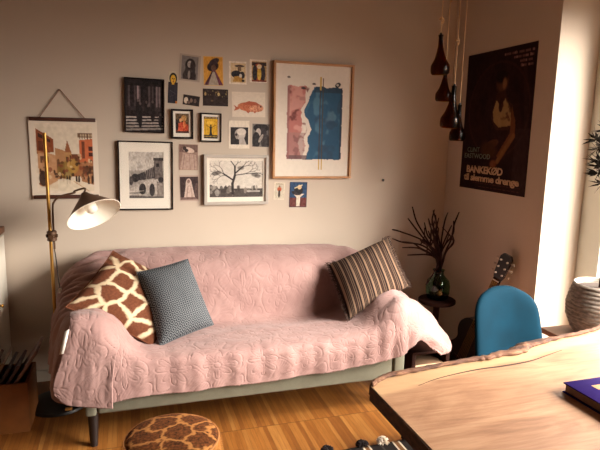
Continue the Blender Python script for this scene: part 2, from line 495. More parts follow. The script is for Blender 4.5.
def slab(name, W, Hh, th, cv, mat, parent=None, curl=0.0):
    """printed sheet lying in the local xz plane, facing -y, back at y=0"""
    ny, nx = cv.h, cv.w
    us = np.linspace(-W/2, W/2, nx); vs = np.linspace(Hh/2, -Hh/2, ny)
    X, Z = np.meshgrid(us, vs); Y = np.full_like(X, -th)
    if curl:
        Y = Y - curl*np.clip(np.abs(X)/(W/2)-.6, 0, 1)**2*np.clip(np.abs(Z)/(Hh/2)-.5, 0, 1)*4
    F = np.stack([X, Y, Z], -1).reshape(-1, 3)
    idx = np.arange(nx*ny).reshape(ny, nx)
    f = np.stack([idx[:-1, :-1], idx[1:, :-1], idx[1:, 1:], idx[:-1, 1:]], -1).reshape(-1, 4).tolist()
    ring = list(idx[0, :])+list(idx[1:, -1])+list(idx[-1, -2::-1])+list(idx[-2:0:-1, 0])
    base = len(F); bk = F[ring].copy(); bk[:, 1] = bk[:, 1]+th
    V = np.vstack([F, bk]); n = len(ring)
    for i in range(n):
        j = (i+1) % n; f.append([ring[i], ring[j], base+j, base+i])
    f.append([base+i for i in reversed(range(n))])
    me = bpy.data.meshes.new(name); me.from_pydata(V.tolist(), [], [[int(q) for q in x] for x in f])
    c = np.clip(cv.a/255., 0, 1); c = np.where(c <= .04045, c/12.92, ((c+.055)/1.055)**2.4).reshape(-1, 3)
    c = np.vstack([c, c[ring]]); c = np.hstack([c, np.ones((len(c), 1))])
    at = me.color_attributes.new('Print', 'FLOAT_COLOR', 'POINT'); at.data.foreach_set('color', c.astype(np.float32).ravel())
    me.update()
    return link(name, me, mat, parent)

def frame_bm(W, Hh, fw, depth, bev=.0015):
    bm = bmesh.new()
    bm_box(bm, (-W/2, -depth, -Hh/2), (-W/2+fw, 0, Hh/2), bev); bm_box(bm, (W/2-fw, -depth, -Hh/2), (W/2, 0, Hh/2), bev)
    bm_box(bm, (-W/2+fw*.98, -depth, Hh/2-fw), (W/2-fw*.98, 0, Hh/2), bev); bm_box(bm, (-W/2+fw*.98, -depth, -Hh/2), (W/2-fw*.98, 0, -Hh/2+fw), bev)
    return bm

GP = 'pictures grouped on the back wall'
def framed(name, label, x, z, W, Hh, tilt, fw, depth, fmat, cv, mat_margin=None, cat='picture', group=GP, mat_col=(226, 216, 202)):
    r = tag(empty(name, (x, D, z), (0, math.radians(-tilt), 0)), label, cat, group)
    from_bm('frame', frame_bm(W, Hh, fw, depth), fmat, r)
    iw, ih = W-2*fw, Hh-2*fw
    if mat_margin:
        mu0, mv0, mu1, mv1 = mat_margin                 # margins in metres: left, top, right, bottom
        mm = simple('mat_board', mat_col, .8, var=.02)
        bm = bmesh.new(); y0, y1 = -depth*.55, -depth*.35
        bm_box(bm, (-iw/2, y0, -ih/2), (-iw/2+mu0, y1, ih/2)); bm_box(bm, (iw/2-mu1, y0, -ih/2), (iw/2, y1, ih/2))
        bm_box(bm, (-iw/2+mu0, y0, ih/2-mv0), (iw/2-mu1, y1, ih/2)); bm_box(bm, (-iw/2+mu0, y0, -ih/2), (iw/2-mu1, y1, -ih/2+mv1))
        from_bm('mat_board', bm, mm, r)
        p = slab('print', iw-mu0-mu1, ih-mv0-mv1, .002, cv, M['print'], r)
        p.location = ((mu0-mu1)/2, -depth*.3, (mv1-mv0)/2)
    else:
        p = slab('print', iw, ih, .002, cv, M['print'], r); p.location = (0, -depth*.4, 0)
    if name != 'framed_painting': box('glass_pane', (-iw/2, -depth*.72, -ih/2), (iw/2, -depth*.68, ih/2), M['pane'], r, bev=0)
    return r

def card(name, label, x, z, W, Hh, tilt, cv, cat='print', group=GP, curl=.002):
    o = slab(name, W, Hh, .0015, cv, M['print'], None, curl)
    o.location = (x, D, z); o.rotation_euler = (0, math.radians(-tilt), 0)
    return tag(o, label, cat, group)

PAPER = (222, 208, 190)
# --- hanging canvas scroll, left
cv = Canvas(110, 140, (216, 198, 178))
cv.rect(.10, .10, .92, .93, (206, 190, 168), .5)
R1 = np.random.default_rng(3)
cv.poly([(.10, .12), (.34, .25), (.34, .42), (.10, .44)], (132, 70, 40)); cv.poly([(.10, .40), (.38, .46), (.38, .90), (.12, .86)], (176, 120, 78), .8)
cv.poly([(.12, .17), (.30, .26), (.30, .30), (.12, .22)], (60, 34, 24)); cv.rect(.12, .28, .22, .40, (92, 46, 28), .8)
cv.poly([(.36, .36), (.50, .40), (.50, .75), (.36, .78)], (170, 122, 82)); cv.rect(.38, .55, .49, .74, (70, 40, 26), .8); cv.rect(.14, .47, .26, .56, (74, 42, 28), .8)
cv.poly([(.50, .42), (.545, .26), (.60, .42)], (140, 84, 52)); cv.rect(.50, .42, .60, .66, (168, 124, 78)); cv.rect(.52, .48, .55, .58, (80, 50, 30)); cv.rect(.57, .46, .59, .58, (90, 54, 30))
cv.rect(.60, .44, .76, .62, (112, 66, 44)); cv.rect(.58, .58, .78, .74, (150, 96, 58))
cv.poly([(.72, .26), (.95, .24), (.95, .55), (.72, .56)], (190, 100, 62)); cv.rect(.70, .17, .95, .23, (96, 62, 40), .8); cv.rect(.73, .185, .93, .215, (206, 186, 156), .7)
for k in range(6): cv.rect(.73+k*.038, .17, .74+k*.038, .25, (86, 52, 34))
cv.rect(.76, .28, .80, .50, (90, 48, 32), .8); cv.rect(.86, .34, .93, .40, (74, 36, 30)); cv.rect(.86, .42, .93, .47, (74, 36, 30))
cv.poly([(.70, .55), (.96, .53), (.96, .86), (.74, .80)], (150, 98, 62), .9); cv.rect(.76, .60, .94, .70, (82, 48, 30), .8)
cv.ell(.50, .66, .12, .12, (130, 100, 44), op=.8); cv.ell(.62, .60, .08, .10, (176, 136, 62), op=.7)
for k in range(70):
    cv.ell(R1.uniform(.12, .95), R1.uniform(.45, .84), R1.uniform(.008, .03), R1.uniform(.01, .035), random.choice([(58, 34, 22), (92, 56, 30), (190, 144, 90), (206, 178, 140), (120, 60, 36)]), op=.8)
for x_ in (.52, .56, .66, .70, .84, .90): cv.ell(x_, .78, .015, .06, (52, 30, 22))
cv.poly([(.14, .90), (.45, .76), (.75, .82), (.95, .90), (.60, .95)], (214, 196, 172), .85); cv.ell(.17, .76, .06, .10, (48, 30, 24), op=.85)
cv.line((.62, .80), (.84, .93), .012, (170, 122, 80), .7)
cv.noise(14, 20, 5); cv.border(.075, .05, (216, 200, 182))
r = tag(empty('hanging_canvas', (-.340, D, 1.313), (0, math.radians(-.2), 0)), 'watercolour town scene canvas hanging from a dark wooden bar and cord', 'wall hanging')
slab('canvas', .352, .43, .003, cv, M['print'], r, .004).location = (0, -.006, 0)
box('hanger_bar', (-.170, -.018, .205), (.170, 0, .226), M['dark_bar'], r)
box('hanger_bar', (-.170, -.018, -.226), (.172, 0, -.205), M['dark_bar'], r)
bm = bmesh.new(); bm_tube(bm, [(-.12, -.01, .222), (-.009, -.006, .378)], .0022, 6); bm_tube(bm, [(.115, -.01, .222), (-.009, -.006, .378)], .0022, 6)
from_bm('cord', bm, simple('brown_cord', (120, 72, 52), .8), r)

# --- black framed street photograph
cv = Canvas(80, 112, (34, 24, 26))
for x_, w_, g in ((.06, .05, 70), (.22, .05, 62), (.30, .05, 130), (.36, .03, 90), (.60, .05, 70), (.70, .04, 58), (.80, .05, 100), (.88, .05, 92)): cv.rect(x_, .12, x_+w_, .55, (g*1.35, g*1.25-8, g*1.25-8), .85)
cv.rect(0, 0, 1, .12, (26, 18, 20)); cv.rect(0, .52, 1, .6, (50, 40, 40), .8)
for k in range(5): cv.poly([(0, .72+k*.06), (1, .70+k*.055), (1, .715+k*.06), (0, .75+k*.062)], (196-k*12, 184-k*12, 176-k*12), .9)
for x_, y_, h_ in ((.33, .62, .22), (.38, .70, .24), (.72, .62, .2), (.55, .55, .12), (.93, .78, .12), (.60, .6, .1)): cv.ell(x_, y_, .06, h_, (24, 16, 18), op=.95); cv.ell(x_, y_-h_, .03, .03, (90, 76, 72))
cv.noise(26, 18, 9)
framed('framed_photo', 'black framed dark street photograph with striped crossing, top left of the wall group', .098, 1.620, .222, .307, -.8, .008, .02, M['black_frame'], cv)

# --- black framed bridge print
cv = Canvas(90, 118, (150, 140, 132))
cv.rect(0, 0, 1, .40, (186, 176, 166)); cv.put(cv.nmask(6, 21, .55), (160, 150, 142), .5)
cv.rect(.72, .14, .97, .70, (96, 86, 82)); cv.rect(.70, .12, 1, .18, (56, 48, 46)); cv.rect(.78, .24, .88, .32, (40, 34, 34))
cv.poly([(.48, .40), (.75, .30), (.75, .56), (.42, .60)], (60, 52, 52)); cv.poly([(.20, .50), (.45, .42), (.45, .60), (.2, .62)], (52, 46, 46))
for k in range(5): cv.line((.48+k*.05, .38-k*.012), (.50+k*.05, .58-k*.01), .012, (150, 138, 130))
cv.ell(.18, .56, .12, .09, (40, 34, 34)); cv.ell(.06, .62, .06, .1, (70, 62, 60))
cv.poly([(.0, .80), (.40, .66), (.55, .60), (1, .58), (1, .66), (.80, .64), (.80, .9), (.75, .9), (.70, .74), (.62, .72), (.56, .9), (.50, .9), (.48, .76), (0, .95)], (176, 164, 154))
cv.ell(.66, .82, .08, .14, (52, 46, 46)); cv.ell(.38, .80, .10, .12, (44, 38, 38)); cv.rect(.80, .66, 1, .95, (138, 126, 118)); cv.ell(.92, .60, .08, .06, (44, 38, 38))
for k in range(6): cv.line((.0, .86+k*.03), (.42, .84+k*.04), .014, (52, 46, 46) if k % 2 else (196, 184, 172))
cv.rect(0, .965, 1, 1, (84, 76, 72)); cv.noise(34, 26, 4)
framed('framed_print', 'thin black frame with grey bridge engraving in a white mat, left of the tree picture', .097, 1.216, .310, .404, -.4, .0075, .022, M['black_frame'], cv, (.052, .055, .047, .062))

# --- pale framed tree photograph
cv = Canvas(130, 92, (206, 196, 184))
cv.put(cv.nmask(5, 8, .5, .3), (222, 212, 200), .5)
cv.rect(0, .76, 1, 1, (78, 70, 66))
for k in range(40): cv.ell(R1.uniform(0, 1), R1.uniform(.72, .9), R1.uniform(.01, .05), R1.uniform(.02, .09), random.choice([(48, 42, 40), (120, 112, 104), (70, 62, 58), (150, 140, 130)]), op=.75)
INK = (40, 32, 32)
def br(cv, p, a, L, wd, depth, rr):
    q = (p[0]+math.cos(a)*L*.68, p[1]-math.sin(a)*L); cv.line(p, q, wd, INK)
    if depth == 0:
        return
    for s in ((-1, 1) if rr.random() < .85 else (1,)):
        br(cv, q, a+s*rr.uniform(.25, .75), L*rr.uniform(.62, .86), wd*.66, depth-1, rr)
rr = np.random.default_rng(14)
cv.line((.43, .9), (.425, .62), .046, INK); cv.line((.425, .64), (.47, .40), .042, INK); cv.line((.47, .40), (.47, .16), .032, INK); cv.line((.425, .52), (.26, .36), .028, INK); cv.line((.48, .34), (.62, .16), .026, INK)
cv.line((.47, .40), (.66, .36), .016, INK); cv.line((.47, .16), (.40, .02), .016, INK); cv.line((.66, .36), (.92, .34), .012, INK)
for p, a, L in (((.26, .36), 2.7, .16), ((.26, .36), 1.9, .14), ((.62, .16), .9, .12), ((.62, .16), .2, .15), ((.66, .36), .4, .14), ((.92, .34), -.3, .12), ((.40, .02), 2.4, .1), ((.47, .16), .9, .12), ((.3, .40), 3.3, .14)): br(cv, p, a, L, .010, 4, rr)
for c_ in ((.16, .33), (.10, .36), (.84, .38), (.90, .42), (.58, .2)): cv.ell(c_[0], c_[1], .06, .05, (52, 44, 42), op=.55, soft=.5)
cv.rect(.70, .82, .95, .86, (196, 190, 182), .7); cv.ell(.14, .88, .04, .1, (150, 142, 134), op=.8)
cv.noise(16, 24, 4)
framed('framed_photo', 'pale grey frame holding a black and white photograph of a bare tree', .636, 1.192, .402, .307, .1, .018, .028, M['silver_frame'], cv, (.016, .018, .016, .028))

# --- big oak framed abstract
cv = Canvas(140, 196, (216, 204, 190))
edge = np.interp(cv.v, [.15, .21, .27, .33, .40, .46, .52, .57, .64, .72, .80, .86], [.50, .49, .44, .42, .36, .38, .44, .46, .42, .44, .40, .38])+.03*(value_noise(cv.h, cv.w, (14, 3), 31, 3)-.5)*2
wob = (value_noise(cv.h, cv.w, 20, 33, 2)-.5)*.02
inb = (cv.v > .19+wob) & (cv.v < .845+wob) & (cv.u > .155+wob) & (cv.u < .885+wob)
cv.put((inb & (cv.u >= edge)).astype(float), (26, 74, 104)); cv.put((inb & (cv.u < edge)).astype(float), (176, 108, 100))
wl = np.interp(cv.v, [.15, .21, .27, .33, .42, .47, .55, .62, .70, .78, .86], [.08, .08, .05, .025, .03, .06, .10, .12, .13, .10, .03])
white = inb & (cv.u > edge-wl+.02*(value_noise(cv.h, cv.w, (18, 4), 37, 2)-.5)) & (cv.u < edge+.012)
cv.put(white.astype(float), (214, 200, 186))
m = ((inb & (cv.u < edge-.04)).astype(float)); cv.put(m*np.clip(cv.nmask((16, 10), 44, .56, .1), 0, 1), (96, 44, 40), .8); cv.put(m*np.clip(cv.nmask((10, 6), 47, .58, .1), 0, 1), (210, 160, 148), .6)
cv.put(m*(cv.v > .6), (150, 112, 108), .55)
b = (inb & (cv.u > edge+.03)).astype(float); cv.put(b*np.clip(cv.nmask((7, 7), 51, .55, .12), 0, 1), (30, 58, 84), .7); cv.put(b*np.clip(cv.nmask((8, 8), 58, .62, .12), 0, 1), (112, 142, 158), .45)
cv.put(b*(cv.v < .24), (28, 42, 58), .6); cv.put(b*(cv.u > .86), (34, 38, 56), .7); cv.put((inb & (cv.v > .81) & (cv.u < .42)).astype(float), (84, 60, 62), .7); cv.put((inb & (cv.u < .18)).astype(float), (140, 92, 90), .7)
cv.rect(.582, .10, .594, .93, (52, 40, 40), .75); cv.rect(.618, .11, .63, .93, (70, 54, 46), .75); cv.rect(.58, .10, .598, .22, (190, 150, 60)); cv.rect(.58, .845, .592, .94, (190, 150, 70)); cv.rect(.618, .845, .630, .94, (190, 150, 70))
cv.ell(.17, .115, .02, .008, (60, 46, 44)); cv.ell(.50, .165, .025, .008, (44, 36, 40)); cv.ell(.82, .165, .04, .02, (44, 38, 40), rot=-.5); cv.ell(.815, .165, .018, .010, (196, 186, 174)); cv.ell(.36, .205, .03, .01, (44, 36, 40))
cv.noise(4, 40, 6)
framed('framed_painting', 'large oak framed abstract painting in deep blue and dusty red', 1.127, 1.561, .530, .720, .2, .014, .03, M['oak_frame'], cv)

# --- small framed prints
cv = Canvas(60, 84, (150, 62, 40))
cv.rect(0, 0, 1, .55, (96, 74, 48)); cv.ell(.45, .36, .26, .2, (44, 30, 26)); cv.ell(.62, .25, .2, .16, (176, 130, 74)); cv.ell(.5, .72, .42, .28, (190, 74, 44)); cv.ell(.38, .34, .1, .1, (206, 150, 100)); cv.ell(.66, .56, .1, .2, (214, 120, 70)); cv.rect(0, .9, 1, 1, (60, 34, 28)); cv.ell(.1, .6, .12, .3, (40, 28, 26))
cv.noise(50, 14, 12)
framed('framed_print', 'small black framed print of a red seated figure in a white mat', .310, 1.522, .128, .172, .2, .011, .02, M['black_frame'], cv, (.014, .014, .014, .022))
cv = Canvas(60, 84, (216, 164, 36))
cv.rect(0, 0, 1, .10, (40, 30, 26)); cv.rect(0, .84, 1, 1, (48, 36, 28))
for k in range(9): cv.rect(.06+k*.1, .02, .12+k*.1, .08, (190, 160, 110)); cv.rect(.06+k*.1, .89, .11+k*.1, .93, (196, 160, 80))
cv.ell(.5, .40, .05, .06, (34, 26, 24)); cv.poly([(.42, .45), (.58, .45), (.56, .66), (.62, .84), (.38, .84), (.44, .66)], (34, 26, 24))
for s in (-1, 1): cv.line((.5+s*.06, .50), (.5+s*.34, .38), .03, (70, 50, 30)); cv.line((.5+s*.3, .2), (.5+s*.2, .78), .02, (150, 106, 30)); cv.line((.5+s*.44, .2), (.5+s*.36, .8), .02, (160, 116, 34))
cv.ell(.5, .28, .3, .08, (228, 182, 60)); cv.noise(24, 14, 3)
framed('framed_print', 'small black framed yellow poster print with a dark central figure', .479, 1.506, .126, .171, -.5, .008, .02, M['black_frame'], cv, (.013, .013, .013, .013))

# --- unframed prints and postcards
cv = Canvas(40, 120, (44, 34, 44)); cv.rect(0, 0, 1, .34, (196, 184, 160)); cv.ell(.5, .22, .4, .17, (24, 18, 20)); cv.ell(.5, .25, .28, .14, (222, 172, 54)); cv.rect(.36, .34, .64, .46, (206, 156, 50)); cv.ell(.42, .23, .05, .02, (30, 22, 20)); cv.ell(.64, .23, .05, .02, (30, 22, 20)); cv.line((.52, .22), (.56, .29), .05, (150, 90, 40)); cv.ell(.53, .32, .09, .015, (150, 44, 34))
cv.poly([(0, .48), (.4, .42), (.7, .42), (1, .5), (1, 1), (0, 1)], (40, 36, 46)); cv.line((.2, .6), (.8, .7), .05, (74, 70, 78)); cv.line((.2, .8), (.75, .72), .05, (70, 60, 66)); cv.rect(.8, .92, 1, 1, (190, 110, 40)); cv.noise(16, 10, 6)
card('art_print', 'tall narrow print of a yellow faced dark haired woman', .260, 1.732, .054, .182, -2.7, cv)
cv = Canvas(62, 76, (122, 112, 108)); cv.ell(.52, .40, .24, .25, (44, 34, 34)); cv.ell(.49, .36, .11, .13, (176, 162, 152), rot=.15); cv.ell(.58, .34, .06, .14, (50, 40, 40), rot=.2); cv.ell(.45, .34, .025, .012, (60, 48, 46)); cv.ell(.53, .34, .025, .012, (60, 48, 46)); cv.ell(.5, .44, .035, .01, (90, 66, 62)); cv.ell(.5, .82, .32, .28, (66, 54, 52)); cv.ell(.62, .84, .16, .2, (44, 34, 34), rot=.4); cv.ell(.36, .62, .08, .2, (56, 46, 44)); cv.ell(.68, .6, .08, .24, (50, 40, 40)); cv.ell(.48, .76, .06, .16, (150, 136, 128)); cv.noise(20, 12, 3); cv.border(.10, .06, (168, 152, 140))
card('photo_print', 'grey portrait photograph of a long haired girl on cream paper, topmost left of the group', .358, 1.847, .122, .151, -3.8, cv)
cv = Canvas(62, 88, (206, 146, 54)); cv.ell(.48, .34, .3, .16, (48, 30, 30), rot=-.4); cv.ell(.55, .18, .28, .10, (60, 42, 44), rot=-.5); cv.ell(.52, .40, .13, .12, (96, 66, 52)); cv.poly([(.46, .48), (.60, .48), (1, 1), (.0, 1)], (104, 52, 70)); cv.poly([(.46, .52), (.56, .52), (.78, 1), (.22, 1)], (164, 150, 134)); cv.line((.44, .52), (.1, 1), .06, (52, 28, 36)); cv.noise(24, 14, 4); cv.border(.03, .02, (214, 176, 120))
card('art_print', 'ochre print of a lady in a wide dark hat and long cloak', .496, 1.837, .117, .168, 1.2, cv)
cv = Canvas(58, 72, PAPER); cv.rect(.10, .08, .96, .94, (206, 180, 140)); cv.ell(.6, .2, .28, .05, (70, 52, 44)); cv.rect(.5, .2, .7, .42, (110, 84, 64)); cv.ell(.42, .56, .3, .16, (30, 28, 36)); cv.ell(.75, .6, .15, .16, (46, 40, 44)); cv.poly([(.3, .66), (.7, .62), (.8, .9), (.2, .9)], (176, 130, 60)); cv.ell(.66, .62, .08, .08, (206, 196, 184)); cv.ell(.8, .84, .08, .06, (40, 30, 30)); cv.noise(26, 16, 7)
card('art_print', 'cream print of a dark horned shape above an ochre skirt', .643, 1.835, .106, .133, .8, cv)
cv = Canvas(58, 72, PAPER); cv.rect(.12, .08, .97, .96, (176, 140, 96)); cv.rect(.14, .12, .95, .26, (56, 38, 34)); cv.ell(.5, .56, .34, .4, (150, 62, 34)); cv.ell(.3, .6, .14, .36, (40, 30, 36)); cv.ell(.76, .6, .14, .36, (44, 34, 40)); cv.ell(.55, .62, .12, .28, (206, 164, 66)); cv.ell(.55, .3, .14, .10, (214, 190, 150)); cv.rect(.12, .90, .97, .96, (120, 50, 34)); cv.noise(34, 16, 8)
card('art_print', 'print of a rust red figure with dark sides, beside the oak frame top corner', .770, 1.852, .108, .135, .5, cv)
cv = Canvas(64, 40, (36, 24, 24)); cv.ell(.2, .55, .12, .3, (206, 186, 164)); cv.ell(.5, .5, .08, .2, (120, 94, 80)); cv.ell(.72, .5, .08, .2, (96, 74, 66)); cv.ell(.35, .7, .1, .16, (110, 86, 76)); cv.noise(26, 10, 5); cv.border(.03, .05, (190, 170, 150))
card('photo_print', 'small tilted dark photograph of people', .365, 1.661, .101, .063, -6.3, cv)
cv = Canvas(80, 52, (42, 26, 24)); 
for k in range(26): cv.ell(R1.uniform(.05, .95), R1.uniform(.1, .45), R1.uniform(.01, .03), R1.uniform(.02, .06), random.choice([(150, 130, 80), (96, 80, 50), (120, 90, 60)]), op=.8)
cv.ell(.62, .3, .05, .1, (186, 160, 110)); cv.ell(.1, .3, .04, .1, (170, 140, 90)); cv.ell(.36, .7, .05, .06, (90, 66, 44)); cv.noise(20, 12, 2)
card('photo_print', 'wide dark brown postcard under the lady in the hat', .509, 1.684, .151, .099, .2, cv)
cv = Canvas(110, 80, (214, 198, 180)); cv.poly([(.04, .52), (.14, .60), (.22, .58), (.2, .70), (.05, .76), (.10, .64)], (176, 92, 62)); cv.ell(.55, .60, .38, .19, (190, 108, 74), rot=.06); cv.ell(.72, .66, .22, .14, (206, 140, 108)); cv.poly([(.32, .46), (.50, .36), (.72, .40), (.84, .52), (.4, .52)], (170, 86, 58)); cv.poly([(.4, .74), (.48, .86), (.54, .78)], (176, 92, 62)); cv.poly([(.62, .78), (.68, .86), (.74, .76)], (176, 92, 62)); cv.ell(.86, .58, .025, .03, (40, 26, 24)); cv.line((.78, .46), (.76, .74), .01, (130, 66, 46)); cv.ell(.60, .64, .06, .05, (222, 160, 120)); cv.put(((cv.a[..., 2] < 140) & (value_noise(80, 110, 30, 5, 2) > .56)).astype(float), (140, 70, 48), .5); cv.noise(8, 20, 2)
card('art_print', 'white card with a painted red fish', .712, 1.651, .207, .149, 1.0, cv)
cv = Canvas(66, 88, (220, 206, 188)); cv.rect(.08, .24, .94, .86, (38, 32, 34)); cv.ell(.55, .48, .26, .20, (186, 174, 164)); cv.ell(.40, .52, .1, .14, (150, 138, 130)); cv.poly([(.5, .62), (.72, .58), (.86, .86), (.5, .86)], (170, 158, 150)); cv.ell(.62, .40, .22, .13, (206, 194, 182)); cv.ell(.36, .50, .06, .05, (60, 50, 50)); cv.noise(16, 14, 3)
card('photo_print', 'white bordered photograph of a pale bust in profile', .653, 1.468, .128, .169, .4, cv)
cv = Canvas(60, 76, (110, 102, 98)); cv.ell(.5, .18, .42, .18, (34, 28, 30)); cv.ell(.60, .40, .22, .24, (48, 40, 42)); cv.ell(.36, .38, .14, .18, (176, 162, 152)); cv.ell(.24, .70, .22, .34, (40, 34, 36)); cv.ell(.75, .74, .26, .3, (56, 48, 48)); cv.ell(.5, .62, .08, .2, (150, 138, 130), rot=.5); cv.noise(24, 14, 3); cv.border(.03, .02, (176, 164, 152))
card('photo_print', 'dark grey photograph of an embracing couple, beside the oak frame', .790, 1.466, .114, .145, -.5, cv)
cv = Canvas(60, 82, (140, 112, 100)); cv.rect(0, 0, 1, .3, (110, 84, 76)); cv.ell(.5, .22, .32, .1, (206, 180, 164), rot=.25); cv.ell(.30, .16, .1, .08, (60, 42, 40)); cv.ell(.4, .24, .1, .06, (44, 32, 32)); cv.poly([(.2, .34), (.9, .40), (.98, 1), (.06, 1)], (172, 144, 130)); cv.line((.3, .4), (.2, .98), .03, (120, 94, 84)); cv.line((.55, .4), (.6, .98), .03, (140, 112, 100)); cv.line((.78, .42), (.84, .98), .03, (124, 98, 88)); cv.noise(20, 14, 3); cv.border(.03, .02, (150, 122, 110))
card('photo_print', 'sepia photograph of a reclining figure on draped cloth, right of the bridge frame', .345, 1.327, .113, .154, -.8, cv)
cv = Canvas(60, 82, (56, 40, 40)); cv.ell(.48, .34, .16, .22, (196, 172, 160)); cv.poly([(.34, .32), (.64, .32), (.80, .88), (.22, .88)], (190, 166, 154)); cv.ell(.47, .24, .08, .07, (130, 104, 96)); cv.line((.44, .42), (.36, .86), .04, (140, 116, 108)); cv.line((.58, .42), (.64, .86), .03, (146, 122, 112)); cv.rect(0, .84, 1, .95, (110, 86, 80)); cv.ell(.9, .6, .12, .3, (84, 64, 60)); cv.noise(22, 14, 3); cv.border(.03, .05, (176, 152, 140))
card('photo_print', 'sepia photograph of a veiled standing figure, lowest left of the tree frame', .348, 1.140, .114, .157, .8, cv)
cv = Canvas(40, 62, (206, 192, 172)); cv.rect(.08, .06, .92, .94, (190, 178, 158)); cv.ell(.5, .40, .2, .13, (176, 84, 52)); cv.ell(.5, .66, .11, .22, (60, 44, 40)); cv.ell(.5, .24, .08, .06, (120, 86, 66)); cv.line((.2, .1), (.8, .1), .06, (150, 130, 110)); cv.noise(24, 12, 3)
card('art_print', 'small cream card of a red topped figure, under the oak frame left corner', .915, 1.119, .071, .111, -2.8, cv)
cv = Canvas(62, 86, (34, 62, 96)); cv.rect(0, .62, 1, 1, (92, 40, 36)); cv.poly([(.2, .46), (.86, .46), (.62, .60), (.60, .96), (.40, .96), (.40, .60)], (206, 190, 172)); cv.ell(.5, .34, .26, .18, (30, 24, 28)); cv.ell(.56, .2, .12, .09, (200, 170, 130)); cv.line((.3, .24), (.7, .12), .06, (206, 190, 150)); cv.ell(.3, .44, .2, .06, (40, 30, 34), rot=.4); cv.noise(26, 14, 3); cv.border(.03, .02, (50, 46, 60))
card('art_print', 'dark blue and red print of a white draped figure, lowest under the oak frame', 1.042, 1.094, .118, .164, -1.0, cv)

tag(lathe('nail', [(.003, -.006), (.003, .012), (.009, .014), (.009, .018), (.004, .02)], M['nail'], None, 12, axis_matrix((1.635, D, 1.188), (0, -1, 0))), 'small dark nail sticking out of the bare back wall', 'nail')

# ------------------------------------------------------------------ film poster on the right wall
PW, PH = .634, .850
cv = Canvas(150, 200, (40, 22, 22))
cv.ell(.5, .42, .46, .38, (50, 28, 26), op=.7, soft=.5)
cv.put(cv.nmask(8, 3, .55, .2), (30, 15, 17), .5)
cv.ell(.565, .225, .085, .075, (84, 52, 36), soft=.4); cv.ell(.55, .19, .09, .045, (34, 20, 18), soft=.4); cv.ell(.60, .24, .03, .04, (126, 84, 56), soft=.5)
cv.poly([(.50, .30), (.62, .29), (.66, .36), (.74, .39), (.77, .50), (.70, .56), (.52, .56), (.44, .48), (.46, .40)], (62, 36, 28))
cv.poly([(.50, .35), (.55, .38), (.60, .37), (.63, .34), (.72, .42), (.73, .53), (.56, .54), (.48, .50), (.46, .43)], (150, 118, 78)); cv.ell(.57, .385, .03, .05, (52, 30, 24)); cv.put(np.clip(cv.nmask((22, 16), 71, .6, .1), 0, 1)*((cv.v > .34) & (cv.v < .55) & (cv.u > .45) & (cv.u < .74)), (70, 42, 32), .7)
cv.put((np.abs(np.hypot(cv.u-.52, (cv.v-.42)*1.33)-.44) < .012).astype(float), (66, 38, 34), .5)
cv.poly([(.73, .40), (.79, .50), (.80, .60), (.60, .76), (.56, .74), (.73, .58)], (104, 64, 40)); cv.line((.78, .60), (.58, .78), .05, (120, 78, 46))
cv.ell(.48, .66, .10, .03, (84, 50, 34), rot=-.3); cv.ell(.44, .70, .12, .05, (70, 42, 28), rot=.2, soft=.5); cv.ell(.52, .80, .05, .03, (116, 66, 42), soft=.5)
cv.line((.86, .12), (.95, .6), .05, (62, 38, 34), .4); cv.put(((cv.v > .55) & (cv.u > .8)).astype(float), (58, 40, 40), .6)
# illegible small print
for row, (u0, u1) in enumerate(((.57, .965), (.70, .965), (.79, .965), (.80, .955))):
    u = u0; rr = np.random.default_rng(40+row)
    while u < u1-.02:
        wl = rr.uniform(.045, .10); e_ = min(u+wl, u1); v0 = .035+row*.030
        q = u
        while q < e_-.006: cv.rect(q, v0+rr.uniform(0, .004), q+.008, v0+.016, (150, 104, 96), .85); q += .0125
        u = e_+.018
for row in range(3):
    u = .22+.05*row; rr = np.random.default_rng(60+row)
    while u < .9: q = rr.uniform(.02, .06); cv.rect(u, .948+row*.012, u+q, .952+row*.012, (96, 58, 52), .7); u += q+.015
u = .66
while u < .90: cv.rect(u, .885, u+.012, .889, (110, 84, 76), .6); u += .018
cv.noise(7, 40, 3); cv.border(.012, .008, (52, 34, 32))
po = tag(empty('film_poster', (XR-.0006, (3.145+2.511)/2, 1.157+PH/2), (0, 0, -PI/2)), 'dark film poster on the right wall with cream title lettering', 'poster')
slab('poster_sheet', PW, PH, .0015, cv, M['print_dark'], po, .004)
def text_part(name, s, u0, v0, u1, v1, mat, fat=0.0):
    c = bpy.data.curves.new(name, 'FONT'); c.body = s; c.size = 1; c.offset = fat; c.extrude = 0.0; c.resolution_u = 3; c.space_character = .92 if fat > .02 else 1.0
    t = bpy.data.objects.new(name, c); COL.objects.link(t)
    dg = bpy.context.evaluated_depsgraph_get(); dg.update()
    me = bpy.data.meshes.new_from_object(t.evaluated_get(dg)); bpy.data.objects.remove(t)
    V = np.array([v.co[:] for v in me.vertices]); lo, hi = V.min(0), V.max(0)
    sx = (u1-u0)/(hi[0]-lo[0]); sz = (v1-v0)/(hi[1]-lo[1])
    for v in me.vertices:
        x, y = v.co.x, v.co.y
        v.co = (u0+(x-lo[0])*sx-PW/2, -.0032, v0+(y-lo[1])*sz-PH/2)
    o = link(name, me, mat, po)
    sm = o.modifiers.new('thickness', 'SOLIDIFY'); sm.thickness = .0006; sm.offset = 0
    return o
INKC = simple('cream_ink', (184, 150, 118), .6, var=.03); INKG = simple('grey_green_ink', (96, 106, 92), .6, var=.03)
text_part('title_lettering', 'BANKEKØD', .068, .103, .430, .152, INKC, .036)
text_part('title_lettering', 'til slemme drenge', .042, .040, .580, .098, INKC, .036)
text_part('name_lettering', 'CLINT', .062, .236, .190, .268, INKG, .01)
text_part('name_lettering', 'EASTWOOD', .036, .196, .300, .228, INKG, .01)

